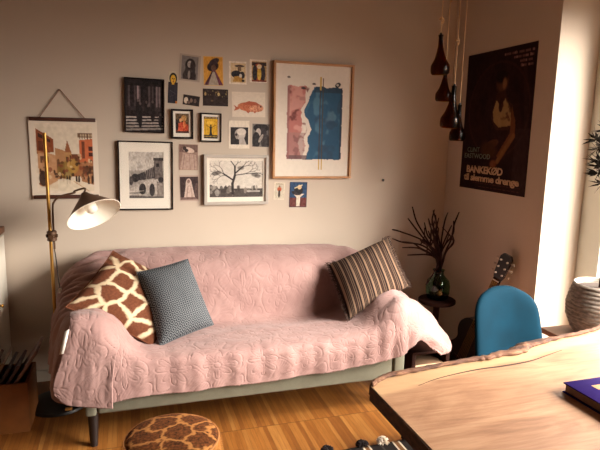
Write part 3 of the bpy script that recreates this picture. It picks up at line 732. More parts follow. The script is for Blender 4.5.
# ------------------------------------------------------------------ sofa
s = tag(empty('sofa', (.6, 2.86, 0)), 'sage grey upholstered sofa under the pink quilt', 'sofa')
def sb(name, lo, hi, mat, bev=.03, seg=3):
    O = (.6, 2.86, 0)
    return box(name, tuple(lo[i]-O[i] for i in range(3)), tuple(hi[i]-O[i] for i in range(3)), mat, s, bev, seg)
sb('front_rail', (-.165, 2.475, .18), (1.335, 2.53, .335), M['sofa'], .012)
sb('side_block', (-.22, 2.468, .175), (-.17, 3.2, .345), M['sofa'], .012); sb('side_block', (1.34, 2.468, .185), (1.405, 3.2, .345), M['sofa'], .012)
sb('seat_base', (-.17, 2.53, .20), (1.34, 3.2, .33), M['sofa'], .01)
sb('seat_cushion', (-.06, 2.49, .325), (1.27, 3.0, .408), M['sofa'], .03)
sb('backrest', (-.15, 3.045, .32), (1.38, 3.21, .745), M['sofa'], .07, 4)
sb('armrest', (-.25, 2.51, .34), (-.115, 3.03, .575), M['sofa'], .05, 4); sb('armrest', (1.335, 2.53, .34), (1.425, 3.03, .535), M['sofa'], .045, 4)
def leg(x, y):
    lathe('leg', [(.017, 0), (.026, .185)], M['leg_wood'], s, 16, Matrix.Translation((x-.6, y-2.86, 0)))
for x in (-.19, 1.37):
    for y in (2.53, 3.14): leg(x, y)

# quilt: control net, rows = profile points from behind the back down to the front hem, columns = stations left to right
NETS = [
 # outer left hem
 [(-.395, 3.235, .42), (-.40, 3.215, .43), (-.41, 3.12, .42), (-.405, 3.0, .40), (-.395, 2.9, .38), (-.375, 2.7, .345), (-.355, 2.53, .335), (-.352, 2.478, .33), (-.350, 2.470, .325)],
 [(-.375, 3.24, .50), (-.375, 3.22, .57), (-.375, 3.12, .58), (-.37, 3.0, .55), (-.36, 2.9, .54), (-.345, 2.7, .53), (-.315, 2.51, .53), (-.32, 2.462, .46), (-.345, 2.452, .30)],
 # outer ridge
 [(-.33, 3.25, .52), (-.33, 3.235, .67), (-.325, 3.12, .685), (-.315, 3.0, .655), (-.31, 2.9, .63), (-.295, 2.7, .618), (-.255, 2.50, .628), (-.275, 2.455, .50), (-.315, 2.445, .275)],
 [(-.22, 3.26, .55), (-.22, 3.25, .75), (-.215, 3.12, .749), (-.20, 3.0, .705), (-.195, 2.9, .645), (-.185, 2.7, .625), (-.175, 2.50, .632), (-.19, 2.45, .50), (-.215, 2.440, .262)],
 [(-.12, 3.265, .55), (-.12, 3.255, .762), (-.115, 3.12, .766), (-.105, 3.01, .72), (-.095, 2.92, .60), (-.09, 2.7, .585), (-.095, 2.50, .59), (-.10, 2.447, .47), (-.11, 2.437, .255)],
 [(-.02, 3.265, .55), (-.02, 3.255, .772), (-.015, 3.12, .779), (0, 3.00, .69), (.01, 2.93, .47), (.01, 2.7, .46), (-.005, 2.50, .465), (-.01, 2.45, .41), (-.015, 2.440, .262)],
 [(.10, 3.265, .55), (.10, 3.255, .772), (.10, 3.12, .779), (.10, 2.985, .68), (.10, 2.935, .432), (.10, 2.7, .432), (.10, 2.50, .432), (.10, 2.452, .385), (.10, 2.444, .262)],
 [(.35, 3.265, .55), (.35, 3.255, .772), (.35, 3.12, .776), (.35, 2.98, .68), (.35, 2.935, .425), (.35, 2.7, .427), (.35, 2.50, .428), (.35, 2.452, .385), (.35, 2.444, .262)],
 [(.65, 3.265, .55), (.65, 3.255, .77), (.65, 3.12, .772), (.65, 2.975, .68), (.65, 2.935, .425), (.65, 2.7, .426), (.65, 2.50, .428), (.65, 2.452, .385), (.65, 2.444, .266)],
 [(.95, 3.265, .55), (.95, 3.255, .762), (.95, 3.12, .766), (.95, 2.975, .68), (.95, 2.935, .425), (.95, 2.7, .426), (.95, 2.50, .430), (.95, 2.452, .39), (.95, 2.444, .278)],
 [(1.17, 3.265, .55), (1.17, 3.255, .757), (1.17, 3.12, .760), (1.17, 2.985, .68), (1.17, 2.935, .445), (1.17, 2.7, .458), (1.17, 2.50, .456), (1.17, 2.452, .40), (1.17, 2.444, .292)],
 [(1.29, 3.265, .55), (1.29, 3.255, .748), (1.29, 3.12, .752), (1.28, 3.0, .70), (1.28, 2.93, .53), (1.28, 2.7, .53), (1.27, 2.52, .515), (1.275, 2.452, .44), (1.29, 2.444, .305)],
 [(1.38, 3.26, .54), (1.38, 3.25, .72), (1.38, 3.12, .735), (1.37, 3.01, .69), (1.37, 2.93, .60), (1.37, 2.7, .592), (1.355, 2.53, .575), (1.355, 2.455, .49), (1.37, 2.444, .325)],
 [(1.465, 3.25, .50), (1.465, 3.24, .655), (1.465, 3.12, .67), (1.46, 3.0, .64), (1.455, 2.92, .605), (1.46, 2.72, .595), (1.45, 2.55, .572), (1.43, 2.467, .49), (1.425, 2.446, .365)],
 [(1.55, 3.24, .46), (1.55, 3.22, .56), (1.55, 3.12, .57), (1.55, 3.0, .545), (1.55, 2.92, .52), (1.575, 2.74, .515), (1.585, 2.58, .50), (1.555, 2.485, .425), (1.49, 2.452, .392)],
 [(1.60, 3.23, .40), (1.60, 3.20, .44), (1.60, 3.12, .44), (1.61, 3.0, .42), (1.63, 2.90, .405), (1.67, 2.73, .41), (1.715, 2.58, .375), (1.70, 2.50, .305), (1.625, 2.465, .288)],
]
NET = np.array(NETS)                         # (stations, 9, 3)
def cr_axis(A, per):
    n = A.shape[0]; Q = np.concatenate([2*A[:1]-A[1:2], A, 2*A[-1:]-A[-2:-1]], 0); out = []
    for i in range(n-1):
        a, b, c, d = Q[i], Q[i+1], Q[i+2], Q[i+3]
        for t in np.linspace(0, 1, per, endpoint=False): out.append(.5*(2*b+(c-a)*t+(2*a-5*b+4*c-d)*t*t+(3*b-a-3*c+d)*t**3))
    out.append(A[-1]); return np.array(out)
def resample(A, n):
    """resample axis 0 at equal mean arc length"""
    L = np.sqrt(((A[1:]-A[:-1])**2).sum(-1)).mean(tuple(range(1, A.ndim-1)))
    s_ = np.concatenate([[0], np.cumsum(L)]); q = np.linspace(0, s_[-1], n)
    i = np.clip(np.searchsorted(s_, q, 'right')-1, 0, len(s_)-2); f = ((q-s_[i])/(s_[i+1]-s_[i])).reshape(-1, *([1]*(A.ndim-1)))
    return A[i]*(1-f)+A[i+1]*f, s_[-1]
S = cr_axis(NET, 24); S, LU = resample(S, 640)
S = np.swapaxes(S, 0, 1); S = cr_axis(S, 30); S, LV = resample(S, 370)     # (250 rows v, 430 cols u, 3)
ny, nx = S.shape[:2]
gu, gv = np.meshgrid(np.linspace(0, LU, nx), np.linspace(0, LV, ny))
def normals(S):
    du = np.gradient(S, axis=1); dv = np.gradient(S, axis=0); n = np.cross(du, dv); n /= np.linalg.norm(n, axis=-1, keepdims=True)+1e-9; return -n
def quilt_relief(gu, gv, seed, k0=1.0):
    """stitched medallions, ring and rippled ground; metres"""
    C = .215
    wa = value_noise(*gu.shape, (16*k0, 26*k0), seed+50, 2)-.5; wb_ = value_noise(*gu.shape, (16*k0, 26*k0), seed+51, 2)-.5
    gu = gu+wa*.035; gv = gv+wb_*.035
    h = np.zeros_like(gu)
    u = gu/C; v = gv/C
    cx = np.floor(u)+.5; cy = np.floor(v)+.5
    dx = (u-cx)*C; dy = (v-cy)*C; r = np.hypot(dx, dy); th = np.arctan2(dy, dx)
    def ridge(d, w): return np.exp(-(d/w)**2)
    rp = .020+.060*np.abs(np.cos(4*th))**.8
    h += -.0022*ridge(r-rp, .0036) - .0018*ridge(r-.014, .003)
    h += -.0016*ridge(np.sin(4*th)*r, .0030)*(r > .016)*(r < .074)
    # curling vines between the flowers
    k = np.sin(u*2*PI*1.5+1.2*np.sin(v*2*PI))+np.sin(v*2*PI*1.5+1.4*np.cos(u*2*PI))
    gm = np.clip((r-.080)/.012, 0, 1)
    h += -.0020*gm*ridge(k-.35, .16) - .0016*gm*ridge(k+.75, .16)
    h += gm*.0006*np.sin((gu+gv)*2*PI/.016)
    n1 = value_noise(gu.shape[0], gu.shape[1], (22*k0, 38*k0), seed, 3)-.5
    h += n1*.007
    return h
def place_folds(S, gu, gv):
    n = normals(S)
    h = quilt_relief(gu, gv, 5)
    x, y, z = S[..., 0], S[..., 1], S[..., 2]
    # gathered folds on the left arm and in the back corner
    armL = np.clip((-.02-x)/.12, 0, 1)*np.clip((y-2.52)/.12, 0, 1)
    h = h + armL*(.010*np.sin(gv*2*PI/.105+gu*14)+.005*np.sin(gv*2*PI/.05-gu*25))
    armR = np.clip((x-1.2)/.12, 0, 1)
    h = h + armR*(.007*np.sin(gv*2*PI/.21+gu*12+1)+.003*np.sin(gu*2*PI/.12+gv*9))
    # small sags on the seat front
    fr = np.clip((2.56-y)/.08, 0, 1)*np.clip((.44-z)/.04, 0, 1)*np.clip((x+.05)/.1, 0, 1)*np.clip((1.4-x)/.1, 0, 1)
    h = h + fr*(.0035*np.sin(x*2*PI/.23+.6)+.002*np.sin(x*2*PI/.09))
    hem = np.clip((.34-z)/.08, 0, 1)*(y < 2.5)
    S = S + n*h[..., None]
    S[..., 2] += hem*.003*np.sin(x*2*PI/.37+.5)
    return S
q = tag(empty('quilt', (.6, 2.86, 0)), 'dusty pink stitched quilt spread over the whole sofa', 'quilt')
O = np.array((.6, 2.86, 0))
def quilt_sheet(name, S, uv):
    o = grid_mesh(name, S-O, uv, M['quilt'], q)
    m = o.modifiers.new('thickness', 'SOLIDIFY'); m.thickness = .008; m.offset = -1
    return o
Sq = place_folds(S.copy(), gu, gv)
quilt_sheet('quilt_cloth', Sq, np.stack([gu, gv], -1))
# folded corner hanging over the front of the left arm
FL = np.array([
 [(-.272, 2.60, .630), (-.265, 2.50, .655), (-.262, 2.452, .625), (-.295, 2.435, .50), (-.335, 2.428, .38), (-.335, 2.425, .325)],
 [(-.23, 2.60, .635), (-.225, 2.49, .658), (-.225, 2.440, .62), (-.245, 2.425, .50), (-.275, 2.415, .37), (-.285, 2.412, .278)],
 [(-.17, 2.60, .635), (-.17, 2.49, .650), (-.17, 2.436, .60), (-.185, 2.420, .49), (-.20, 2.410, .36), (-.21, 2.408, .262)],
 [(-.125, 2.60, .60), (-.12, 2.50, .615), (-.115, 2.44, .56), (-.125, 2.416, .48), (-.14, 2.402, .36), (-.145, 2.395, .253)],
 [(-.085, 2.60, .56), (-.075, 2.51, .575), (-.065, 2.45, .515), (-.078, 2.418, .47), (-.092, 2.398, .36), (-.095, 2.388, .246)]])
F_ = cr_axis(FL, 24); F_, lu = resample(F_, 70); F_ = np.swapaxes(F_, 0, 1); F_ = cr_axis(F_, 24); F_, lv = resample(F_, 100)
fu, fv = np.meshgrid(np.linspace(0, lu, 70), np.linspace(0, lv, 100))
F_ = F_ + normals(F_)*(quilt_relief(fu+.03, fv+.05, 9, .16)*1.15+.003*np.sin(fu*2*PI/.13+fv*5))[..., None]
quilt_sheet('quilt_corner', F_, np.stack([fu, fv], -1))
o = grid_mesh('care_tag', np.array([[(-.283, 2.428, .61), (-.263, 2.426, .62)], [(-.296, 2.420, .555), (-.277, 2.418, .56)], [(-.308, 2.420, .51), (-.290, 2.417, .515)]])-O, None, M['white_plastic'], q)
o.modifiers.new('thickness', 'SOLIDIFY').thickness = .0015

# ------------------------------------------------------------------ cushions
def cushion(name, label, TL, TR, BR, BL, th, mat, n=44, pinch=.06, wrinkle=.006, seed=0, fold=None, rot_uv=False):
    TL, TR, BR, BL = (np.array(p, float) for p in (TL, TR, BR, BL))
    c = (TL+TR+BR+BL)/4
    r = tag(empty(name, tuple(c)), label, 'cushion')
    nrm = np.cross(TR-TL, BL-TL); nrm /= np.linalg.norm(nrm)
    if nrm[1] > 0: nrm = -nrm
    u, v = np.meshgrid(np.linspace(0, 1, n), np.linspace(0, 1, n))
    P = TL*(1-u)[..., None]*(1-v)[..., None]+TR*u[..., None]*(1-v)[..., None]+BR*u[..., None]*v[..., None]+BL*(1-u)[..., None]*v[..., None]
    a = 2*u-1; b = 2*v-1
    du = ((TR-TL)+(BR-BL))/2; dv = ((BL-TL)+(BR-TR))/2
    P = P - (a*pinch*(1-b*b)*.5)[..., None]*du - (b*pinch*(1-a*a)*.5)[..., None]*dv
    prof = (np.clip(1-np.abs(a)**2.6, 0, 1)*np.clip(1-np.abs(b)**2.6, 0, 1))**.55
    wn = value_noise(n, n, 5, seed, 3)-.5
    hF = th*prof*.62+wn*wrinkle*prof
    if fold is not None: hF = hF + fold(a, b)*prof
    wn2 = value_noise(n, n, 5, seed+1, 3)-.5
    hB = th*prof*.38+wn2*wrinkle*.5*prof
    A = P+nrm*hF[..., None]-c; B = P-nrm*hB[..., None]-c
    sc = max(np.linalg.norm(du), np.linalg.norm(dv)); 
    uv = np.stack([u*np.linalg.norm(du)/.45, v*np.linalg.norm(dv)/.45], -1)
    grid_mesh('cover', A, uv, mat, r)
    # rear cover, same cloth
    o = grid_mesh('cover', B[:, ::-1], uv[:, ::-1], mat, r)
    ring = [A[0, i] for i in range(n)]+[A[i, -1] for i in range(1, n)]+[A[-1, i] for i in range(n-2, -1, -1)]+[A[i, 0] for i in range(n-2, -1, -1)]
    return r, np.array(ring), nrm, mat
def seam(r, ring, rad, mat):
    tube('seam_piping', ring, rad, mat, r, 6)
gA = np.array((-.296, 2.62, .660)); gB = np.array((-.090, 2.97, .842)); gC = np.array((.091, 2.62, .432)); gD = gB+gC-gA
r, ring, nn, m = cushion('cushion', 'plush giraffe print cushion leaning in the left sofa corner', gB, gD, gC, gA, .13, M['giraffe'], seed=3, pinch=.05, wrinkle=.03,
    fold=lambda a, b: -.05*np.exp(-((b+.45-.15*a)/.08)**2))
seam(r, ring, .004, M['giraffe'])
r, ring, nn, m = cushion('cushion', 'grey cushion with fine diamond weave, in front of the giraffe cushion', (.027, 2.80, .763), (.289, 2.88, .802), (.404, 2.72, .480), (.126, 2.60, .437), .15, M['ikat'], seed=8, pinch=.03)
seam(r, ring, .003, M['ikat'])
r, ring, nn, m = cushion('cushion', 'brown and cream striped cushion leaning at the right end of the sofa', (1.117, 2.93, .717), (1.498, 2.93, .869), (1.533, 2.70, .622), (1.147, 2.66, .470), .13, M['stripe'], seed=12, pinch=.04)
rr = np.random.default_rng(5); nr = len(ring); fringe_m = simple('brown_fringe', (70, 50, 40), .9, var=.3, scale=90)
for spans in (((int(nr*.25)-4, int(nr*.5)+4),), ((int(nr*.75)-4, nr-1), (0, 6))):
    bm = bmesh.new()
    for k in [k for a, b in spans for k in range(a, b)]:
        p = ring[k]; d = p/np.linalg.norm(p)
        for j in range(3):
            e = p + d*rr.uniform(.010, .022)+rr.normal(0, .004, 3); bm_tube(bm, [p+rr.normal(0, .002, 3), e], [.0022, .0012], 4, False)
    from_bm('fringe', bm, fringe_m, r)

# ------------------------------------------------------------------ floor lamp
lx, ly = -.391, 3.0
L = tag(empty('floor_lamp', (lx, ly, 0)), 'slim brass floor lamp with cone shade beside the sofa', 'lamp')
lathe('base', [(.150, 0), (.155, .006), (.152, .018), (.12, .026), (.03, .034), (.018, .05)], M['black_metal'], L, 48)
tube('pole', [(0, 0, .03), (-.002, 0, .75), (-.006, 0, 1.455)], .0085, M['brass'], L, 16)
bm = bmesh.new()
bm_lathe(bm, [(.018, -.028), (.024, -.024), (.024, -.010), (.017, -.006), (.017, .006), (.024, .010), (.024, .024), (.018, .028)], 20, Matrix.Translation((.004, 0, .93)))
bm_lathe(bm, [(.009, -.028), (.009, .028)], 16, axis_matrix((.004, 0, .93), (1, 0, 0)))
bm_lathe(bm, [(.012, -.02), (.012, .03)], 16, axis_matrix((.004, -.01, .93), (0, -1, 0)))
autosmooth(from_bm('clamp', bm, M['bronze'], L))
axd = Vector((.38, -.52, -.77)).normalized(); C0 = Vector((-.170-lx, 2.92-ly, 1.040)); AP = C0-axd*.13
arm = smooth_pts([(.014, -.004, .86), (.014, -.004, 1.05), (.022, -.004, 1.105), (.055, 0, 1.135), (.12, 0, 1.152), (AP.x-.05, AP.y+.02, 1.160), (AP.x, AP.y+.01, AP.z+.035), tuple(AP-axd*.012)], 8)
tube('arm', arm, .0052, M['bronze'], L, 10)
MS = axis_matrix(AP, axd)
bm = bmesh.new(); bm_lathe(bm, [(.016, -.012), (.022, -.004), (.026, .004), (.138, .120)], 64, MS, False, False)
sh = autosmooth(from_bm('shade', bm, M['bronze'], L), 60)
bm = bmesh.new(); bm_lathe(bm, [(.137, .1205), (.024, .0075), (.003, .006)], 64, MS, False, False)
inn = autosmooth(from_bm('shade_lining', bm, M['cream_enamel'], L), 60); inn['label'] = 'cream enamel inside of the shade'
bm = bmesh.new(); bm_lathe(bm, [(.138, .120), (.1398, .1215), (.137, .123), (.1362, .121)], 64, MS, False, False)
autosmooth(from_bm('shade_rim', bm, M['cream_enamel'], L))
bm = bmesh.new(); bm_lathe(bm, [(.013, .008), (.013, .035), (.020, .048), (.029, .066), (.031, .080), (.026, .096), (.014, .107), (.002, .110)], 32, MS)
autosmooth(from_bm('bulb', bm, M['bulb'], L), 80)
cb = smooth_pts([(.014, -.010, .86), (.020, -.012, .80), (.026, -.012, .70), (.032, -.01, .62), (.034, -.01, .52), (.016, -.01, .40), (.010, -.01, .30), (.012, -.01, .05), (.06, -.03, .034)], 8)
tube('cable', cb, .003, M['black_cable'], L, 6)
box('switch', (.024, -.022, .628), (.040, -.004, .652), M['white_plastic'], L, .003)
box('gold_glint', (.040, -.135, .020), (.075, -.118, .034), M['gold'], L, .003)  # small gold block added as the glint on the lamp base

# ------------------------------------------------------------------ cabinet at the left edge
cx1 = -.672
cb_ = tag(empty('cabinet', (-.9, 2.9, 0)), 'white cabinet with brown wooden top at the left edge', 'cabinet')
box('carcass', (-.245, .13, .06), (.216, .402, .905), M['white_wood'], cb_); box('top', (-.248, .11, .905), (.236, .402, .94), M['brown_top'], cb_)
box('plinth', (-.245, .135, 0), (.20, .40, .06), M['white_wood'], cb_)
d_ = box('door', (.216, .135, .08), (.232, .395, .895), M['white_wood'], cb_)
lathe('knob', [(.005, 0), (.005, .01), (.011, .016), (.008, .022)], M['brass'], d_, 12, axis_matrix((.232, .17, .55), (1, 0, 0)))

# ------------------------------------------------------------------ record crate
c0 = (-.696, 2.868, 0)
cr = tag(empty('wooden_crate', c0), 'orange wooden crate full of magazines on the floor', 'crate')
bw_, bd, bh = .40, .26, .255
box('front_panel', (-bw_/2, -bd/2, .0), (bw_/2, -bd/2+.014, bh), M['crate'], cr); box('back_panel', (-bw_/2, bd/2-.014, 0), (bw_/2, bd/2, bh), M['crate'], cr)
box('side_panel', (-bw_/2, -bd/2+.0145, 0), (-bw_/2+.014, bd/2-.0145, bh), M['crate'], cr); box('side_panel', (bw_/2-.014, -bd/2+.0145, 0), (bw_/2, bd/2-.0145, bh), M['crate'], cr)
box('bottom', (-bw_/2+.0145, -bd/2+.0145, .002), (bw_/2-.0145, bd/2-.0145, .014), M['crate'], cr)
mc = [((54, 32, 34), 'dark maroon magazine cover nearest the cabinet in the crate'), ((84, 58, 52), 'brown magazine second from the cabinet in the crate'), ((40, 30, 34), 'black magazine third from the cabinet in the crate'),
      ((96, 70, 58), 'tan backed magazine standing mid crate'), ((124, 104, 90), 'pale spotted magazine standing in the crate before the dark ones'), ((52, 36, 38), 'dark magazine behind the pale spotted one in the crate'), ((66, 44, 46), 'dark plum magazine second from the crate right end'), ((112, 88, 84), 'greyish pink magazine leaning out over the crate right end')]
for k, (c_, lb) in enumerate(mc):
    xb = -.178+k*.0235; tl = math.radians(20+k*2.0)
    hh = .36+.03*((k*37) % 5)/4+(.07 if k == 7 else 0); o = box('magazine', (-.007, -.105, 0), (.007, .105, hh), simple('magazine_cover', c_, .5, var=.4, scale=18), None, .001, 1)
    o.location = (c0[0]+xb, c0[1], .0165); o.rotation_euler = (0, tl, 0); tag(o, lb, 'magazine', 'magazines in the crate')

# ------------------------------------------------------------------ pouf
pc = (.128, 1.90, 0); PRd = .178; PHt = .362
p = tag(empty('pouf', pc), 'round fur pouf with brown hide patches on the floor before the sofa', 'pouf')
lathe('body', [(.150, 0), (.168, .015), (.178, .06), (.181, .18), (.178, .30), (.172, .345), (.160, .358)], M['fur'], p, 64, cb=True)
prof = [(.171, .346), (.166, .358), (.150, .366), (.10, .372), (.05, .375), (.005, .376)]
o = lathe('hide_top', prof, M['pouf_top'], p, 64, ang=80)
ring = [(.171*math.cos(2*PI*i/72), .171*math.sin(2*PI*i/72), .352) for i in range(73)]
tube('piping', ring, .004, simple('tan_piping', (176, 116, 64), .8), p, 6)
rr = np.random.default_rng(2); V = []; F = []
for k in range(5200):
    a = rr.uniform(0, 2*PI); z = rr.uniform(.02, .35); r_ = .178; pnt = np.array((r_*math.cos(a), r_*math.sin(a), z)); d = np.array((math.cos(a), math.sin(a), -.9))+rr.normal(0, .35, 3); d *= rr.uniform(.012, .024)/np.linalg.norm(d)
    t_ = np.array((-math.sin(a), math.cos(a), 0))*.0011; b0 = len(V); V += [pnt-t_, pnt+t_, pnt+d]; F.append((b0, b0+1, b0+2))
me = bpy.data.meshes.new('fur_fibres'); me.from_pydata([tuple(x) for x in V], [], F); fo = link('fur_fibres', me, M['fur'], p); fo['kind'] = 'stuff'

# ------------------------------------------------------------------ rug with tassels
rg = tag(empty('rug', (1.25, 1.45, 0)), 'dark striped rug with wool tassels beneath the table', 'rug')
ny_, nx_ = 40, 60; u, v = np.meshgrid(np.linspace(0, 1, nx_), np.linspace(0, 1, ny_))
X = -.42+u*.55; Y = .70-v*.84; Z = .012+.004*value_noise(ny_, nx_, 6, 4, 2)
o = grid_mesh('rug_weave', np.stack([X, Y, Z], -1), np.stack([u, v], -1), M['rug'], rg); o.modifiers.new('thickness', 'SOLIDIFY').thickness = .008
def tassel(x, mat, s_=1.0):
    rr = np.random.default_rng(int(abs(x)*1000)); bm = bmesh.new()
    for k in range(90):
        d = rr.normal(0, 1, 3); d[2] = abs(d[2]); d /= np.linalg.norm(d)
        e = d*np.array((.034, .034, .036))*s_; bm_tube(bm, [(x, .71, .02), (x+e[0]*.6, .71+e[1]*.6, .016+e[2]*.8), (x+e[0], .71+e[1], .016+e[2]*.9)], [.004, .004, .002], 5, False)
    return from_bm('tassel', bm, mat, rg)
for x, mt in ((-.40, 'tassel_dark'), (-.222, 'tassel_dark'), (-.115, 'tassel_white'), (.02, 'tassel_dark'), (.11, 'tassel_white')): tassel(x, M[mt], 1.0)

# ------------------------------------------------------------------ live-edge table
T0 = (1.35, .95, 0)
tb = tag(empty('dining_table', T0), 'thick live edge wooden slab table in the foreground', 'table')
far = [(.662, 1.352), (.70, 1.378), (.762, 1.394), (.856, 1.407), (.954, 1.420), (1.058, 1.432), (1.12, 1.434), (1.183, 1.444), (1.275, 1.456), (1.325, 1.482), (1.373, 1.500), (1.481, 1.519), (1.588, 1.536), (1.69, 1.556), (1.80, 1.59), (1.93, 1.60), (2.02, 1.585)]
near = [(2.02, .50), (1.8, .47), (1.5, .49), (1.2, .455), (.9, .47), (.665, .46)]
farS = smooth_pts([(a, b, 0) for a, b in far], 10)[:, :2]
rr = np.random.default_rng(8); jit = np.interp(np.arange(len(farS)), np.arange(0, len(farS), 2), rr.normal(0, .0022, len(np.arange(0, len(farS), 2))))
farS[1:-1, 1] += jit[1:-1]
poly = list(map(tuple, farS))+near
zt, zb = .75, .705
bm = bmesh.new()
top = [bm.verts.new((x-T0[0], y-T0[1], zt)) for x, y in poly]
cx_, cy_ = 1.35, 1.0
bot = [bm.verts.new((x-T0[0], y-T0[1]+(.02 if y > 1.2 and .67 < x < 2.0 else 0), zb)) for x, y in poly]
bm.faces.new(top); bm.faces.new(list(reversed(bot)))
n = len(top)
for i in range(n):
    j = (i+1) % n; bm.faces.new((top[i], bot[i], bot[j], top[j]))
o = from_bm('tabletop', bm, M['slab'], tb)
# dark sawn end on the left
box('sawn_end', (.6585-T0[0], .462-T0[1], zb+.001), (.6618-T0[0], 1.350-T0[1], zt-.002), M['end'], tb, 0)
# bark strip along the far edge
nB = len(farS); rows = 6; G = np.zeros((rows, nB, 3))
bw2 = np.interp(farS[:, 0], [.66, .75, .95, 1.05, 1.12, 1.2, 1.3, 1.42, 1.5, 1.7, 2.02], [.008, .016, .010, .014, .022, .040, .062, .034, .012, .010, .012])
wob = value_noise(rows, nB, (3, 60), 3, 3)-.5
inn_ = np.interp(farS[:, 0], [.66, 1.0, 1.2, 1.3, 1.42, 1.55, 2.02], [.006, .004, .012, .016, .010, .003, .003])
for k in range(rows):
    f = k/(rows-1)
    G[k, :, 0] = farS[:, 0]-T0[0]; G[k, :, 1] = farS[:, 1]-T0[1]-inn_+f*(bw2+inn_)
    G[k, :, 2] = zt+.0015+.006*math.sin(PI*min(1, f*1.6))-.030*max(0, f-.45)**1.3+wob[k]*.004
G[-1, :, 2] -= .02
o = grid_mesh('bark_edge', G[::-1], None, M['bark'], tb); o['label'] = 'rough brown bark edge'; o.modifiers.new('thickness', 'SOLIDIFY').thickness = .006
# long drying crack
ck = smooth_pts([(.80, 1.318, 0), (.89, 1.347, 0), (1.031, 1.369, 0), (1.146, 1.372, 0), (1.255, 1.383, 0), (1.352, 1.41, 0), (1.434, 1.434, 0)], 8)
bm = bmesh.new(); pr = None
for k, (x, y, _) in enumerate(ck):
    w_ = .0034*math.sin(PI*(k+.5)/len(ck))**2+.0006
    a = bm.verts.new((x-T0[0], y-T0[1]-w_, zt+.0006)); b = bm.verts.new((x-T0[0], y-T0[1]+w_, zt+.0006))
    if pr: bm.faces.new((pr[0], a, b, pr[1]))
    pr = (a, b)
o = from_bm('crack', bm, M['end'], tb); o.modifiers.new('thickness', 'SOLIDIFY').thickness = .001
def steel_leg(x):
    bm = bmesh.new()
    bm_box(bm, (x-.03, -.36, 0), (x+.03, -.30, zb), .003); bm_box(bm, (x-.03, .22, 0), (x+.03, .28, zb), .003); bm_box(bm, (x-.03, -.30, zb-.05), (x+.03, .22, zb), .003); bm_box(bm, (x-.03, -.30, 0), (x+.03, .22, .04), .003)
    from_bm('leg', bm, M['black_metal'], tb)
steel_leg(-.28); steel_leg(.42)

# book on the table
bk = tag(empty('book', (1.285, 1.06, .7505)), 'purple hardback book with gold label lying on the table', 'book')
bx0, bx1, by0, by1 = -.096, .075, -.135, .112
box('cover', (bx0, by0, .027), (bx1, by1, .031), M['purple'], bk, .001); box('cover', (bx0, by0, 0), (bx1, by1, .004), M['purple'], bk, .001)
box('spine', (bx1-.002, by0, .001), (bx1+.003, by1, .030), M['purple'], bk, .001)
box('pages', (bx0+.006, by0+.005, .0042), (bx1-.003, by1-.005, .0268), M['page_brown'], bk, 0)
box('cover_label', (-.034, .046, .0311), (.0, .072, .0316), M['gold'], bk, 0)

# ------------------------------------------------------------------ teal chair
ch = tag(empty('dining_chair', (1.645, 1.93, 0), (0, 0, math.radians(2))), 'teal velvet chair tucked behind the wooden table', 'chair')
nU, nV = 28, 26; u, v = np.meshgrid(np.linspace(-1, 1, nU), np.linspace(0, 1, nV))
def back_surf(off):
    # rounded backrest shell, wider at the bottom
    zz = .40+v*.402
    hw = .198-.022*v
    # superellipse corner rounding at the top
    t = np.clip((v-.55)/.45, 0, 1); hw = hw*(1-t**4.0*.62)**.62
    x = u*hw
    y = .04+.075*v-(.055*(u*hw/.2)**2)
    drop = .020*(np.abs(u)**2.5)*np.clip((v-.5)*2, 0, 1)
    e = np.clip(1-np.abs(u)**4, 0, 1)**.5*np.clip(1-v**8, 0, 1)**.5
    return np.stack([x, y+off*e, zz-drop], -1)
A = back_surf(-.028); B = back_surf(.028)
bm = bmesh.new()
va = [[bm.verts.new(A[i, j]) for j in range(nU)] for i in range(nV)]; vb = [[bm.verts.new(B[i, j]) for j in range(nU)] for i in range(nV)]
for i in range(nV-1):
    for j in range(nU-1):
        bm.faces.new((va[i][j], va[i][j+1], va[i+1][j+1], va[i+1][j])); bm.faces.new((vb[i][j], vb[i+1][j], vb[i+1][j+1], vb[i][j+1]))
bmesh.ops.remove_doubles(bm, verts=bm.verts, dist=.0004)
bm.edges.ensure_lookup_table(); be = [e for e in bm.edges if e.is_boundary]
if be: bmesh.ops.holes_fill(bm, edges=be, sides=0)
from_bm('backrest', bm, M['teal'], ch, True)
box('seat', (-.215, -.40, .40), (.215, .055, .475), M['teal'], ch, .035, 4)
for sx_ in (-1, 1):
    tube('leg', [(sx_*.155, .0, .405), (sx_*.215, .12, 0)], [.017, .011], M['mid_wood'], ch, 12); tube('leg', [(sx_*.155, -.33, .405), (sx_*.2, -.40, 0)], [.017, .011], M['mid_wood'], ch, 12)

# ------------------------------------------------------------------ guitar leaning on the right wall
base = Vector((1.955, 2.76, .012)); tip = Vector((2.098, 2.55, .818))
zax = (tip-base).normalized(); fr_ = Vector((-1, -.35, 0)); fr_ = (fr_-zax*fr_.dot(zax)).normalized(); xax = fr_.cross(zax).normalized()*-1
MG = Matrix((( xax.x, fr_.x, zax.x, base.x), (xax.y, fr_.y, zax.y, base.y), (xax.z, fr_.z, zax.z, base.z), (0, 0, 0, 1)))
LG = (tip-base).length
g = tag(empty('guitar', (0, 0, 0)), 'black guitar leaning against the right wall behind the teal chair, headstock showing', 'guitar'); g.matrix_world = MG
half = smooth_pts([(0, 0, 0), (.09, .01, 0), (.145, .07, 0), (.14, .14, 0), (.098, .20, 0), (.088, .235, 0), (.105, .28, 0), (.105, .33, 0), (.07, .375, 0), (.02, .385, 0)], 5)[:, :2]
outl = [(x, z) for x, z in half]+[(-x, z) for x, z in half[::-1][:-1]]
bm = bmesh.new(); fA = [bm.verts.new((x, .035, z)) for x, z in outl]; fB = [bm.verts.new((x, -.035, z)) for x, z in outl]; bm.faces.new(fA); bm.faces.new(fB[::-1])
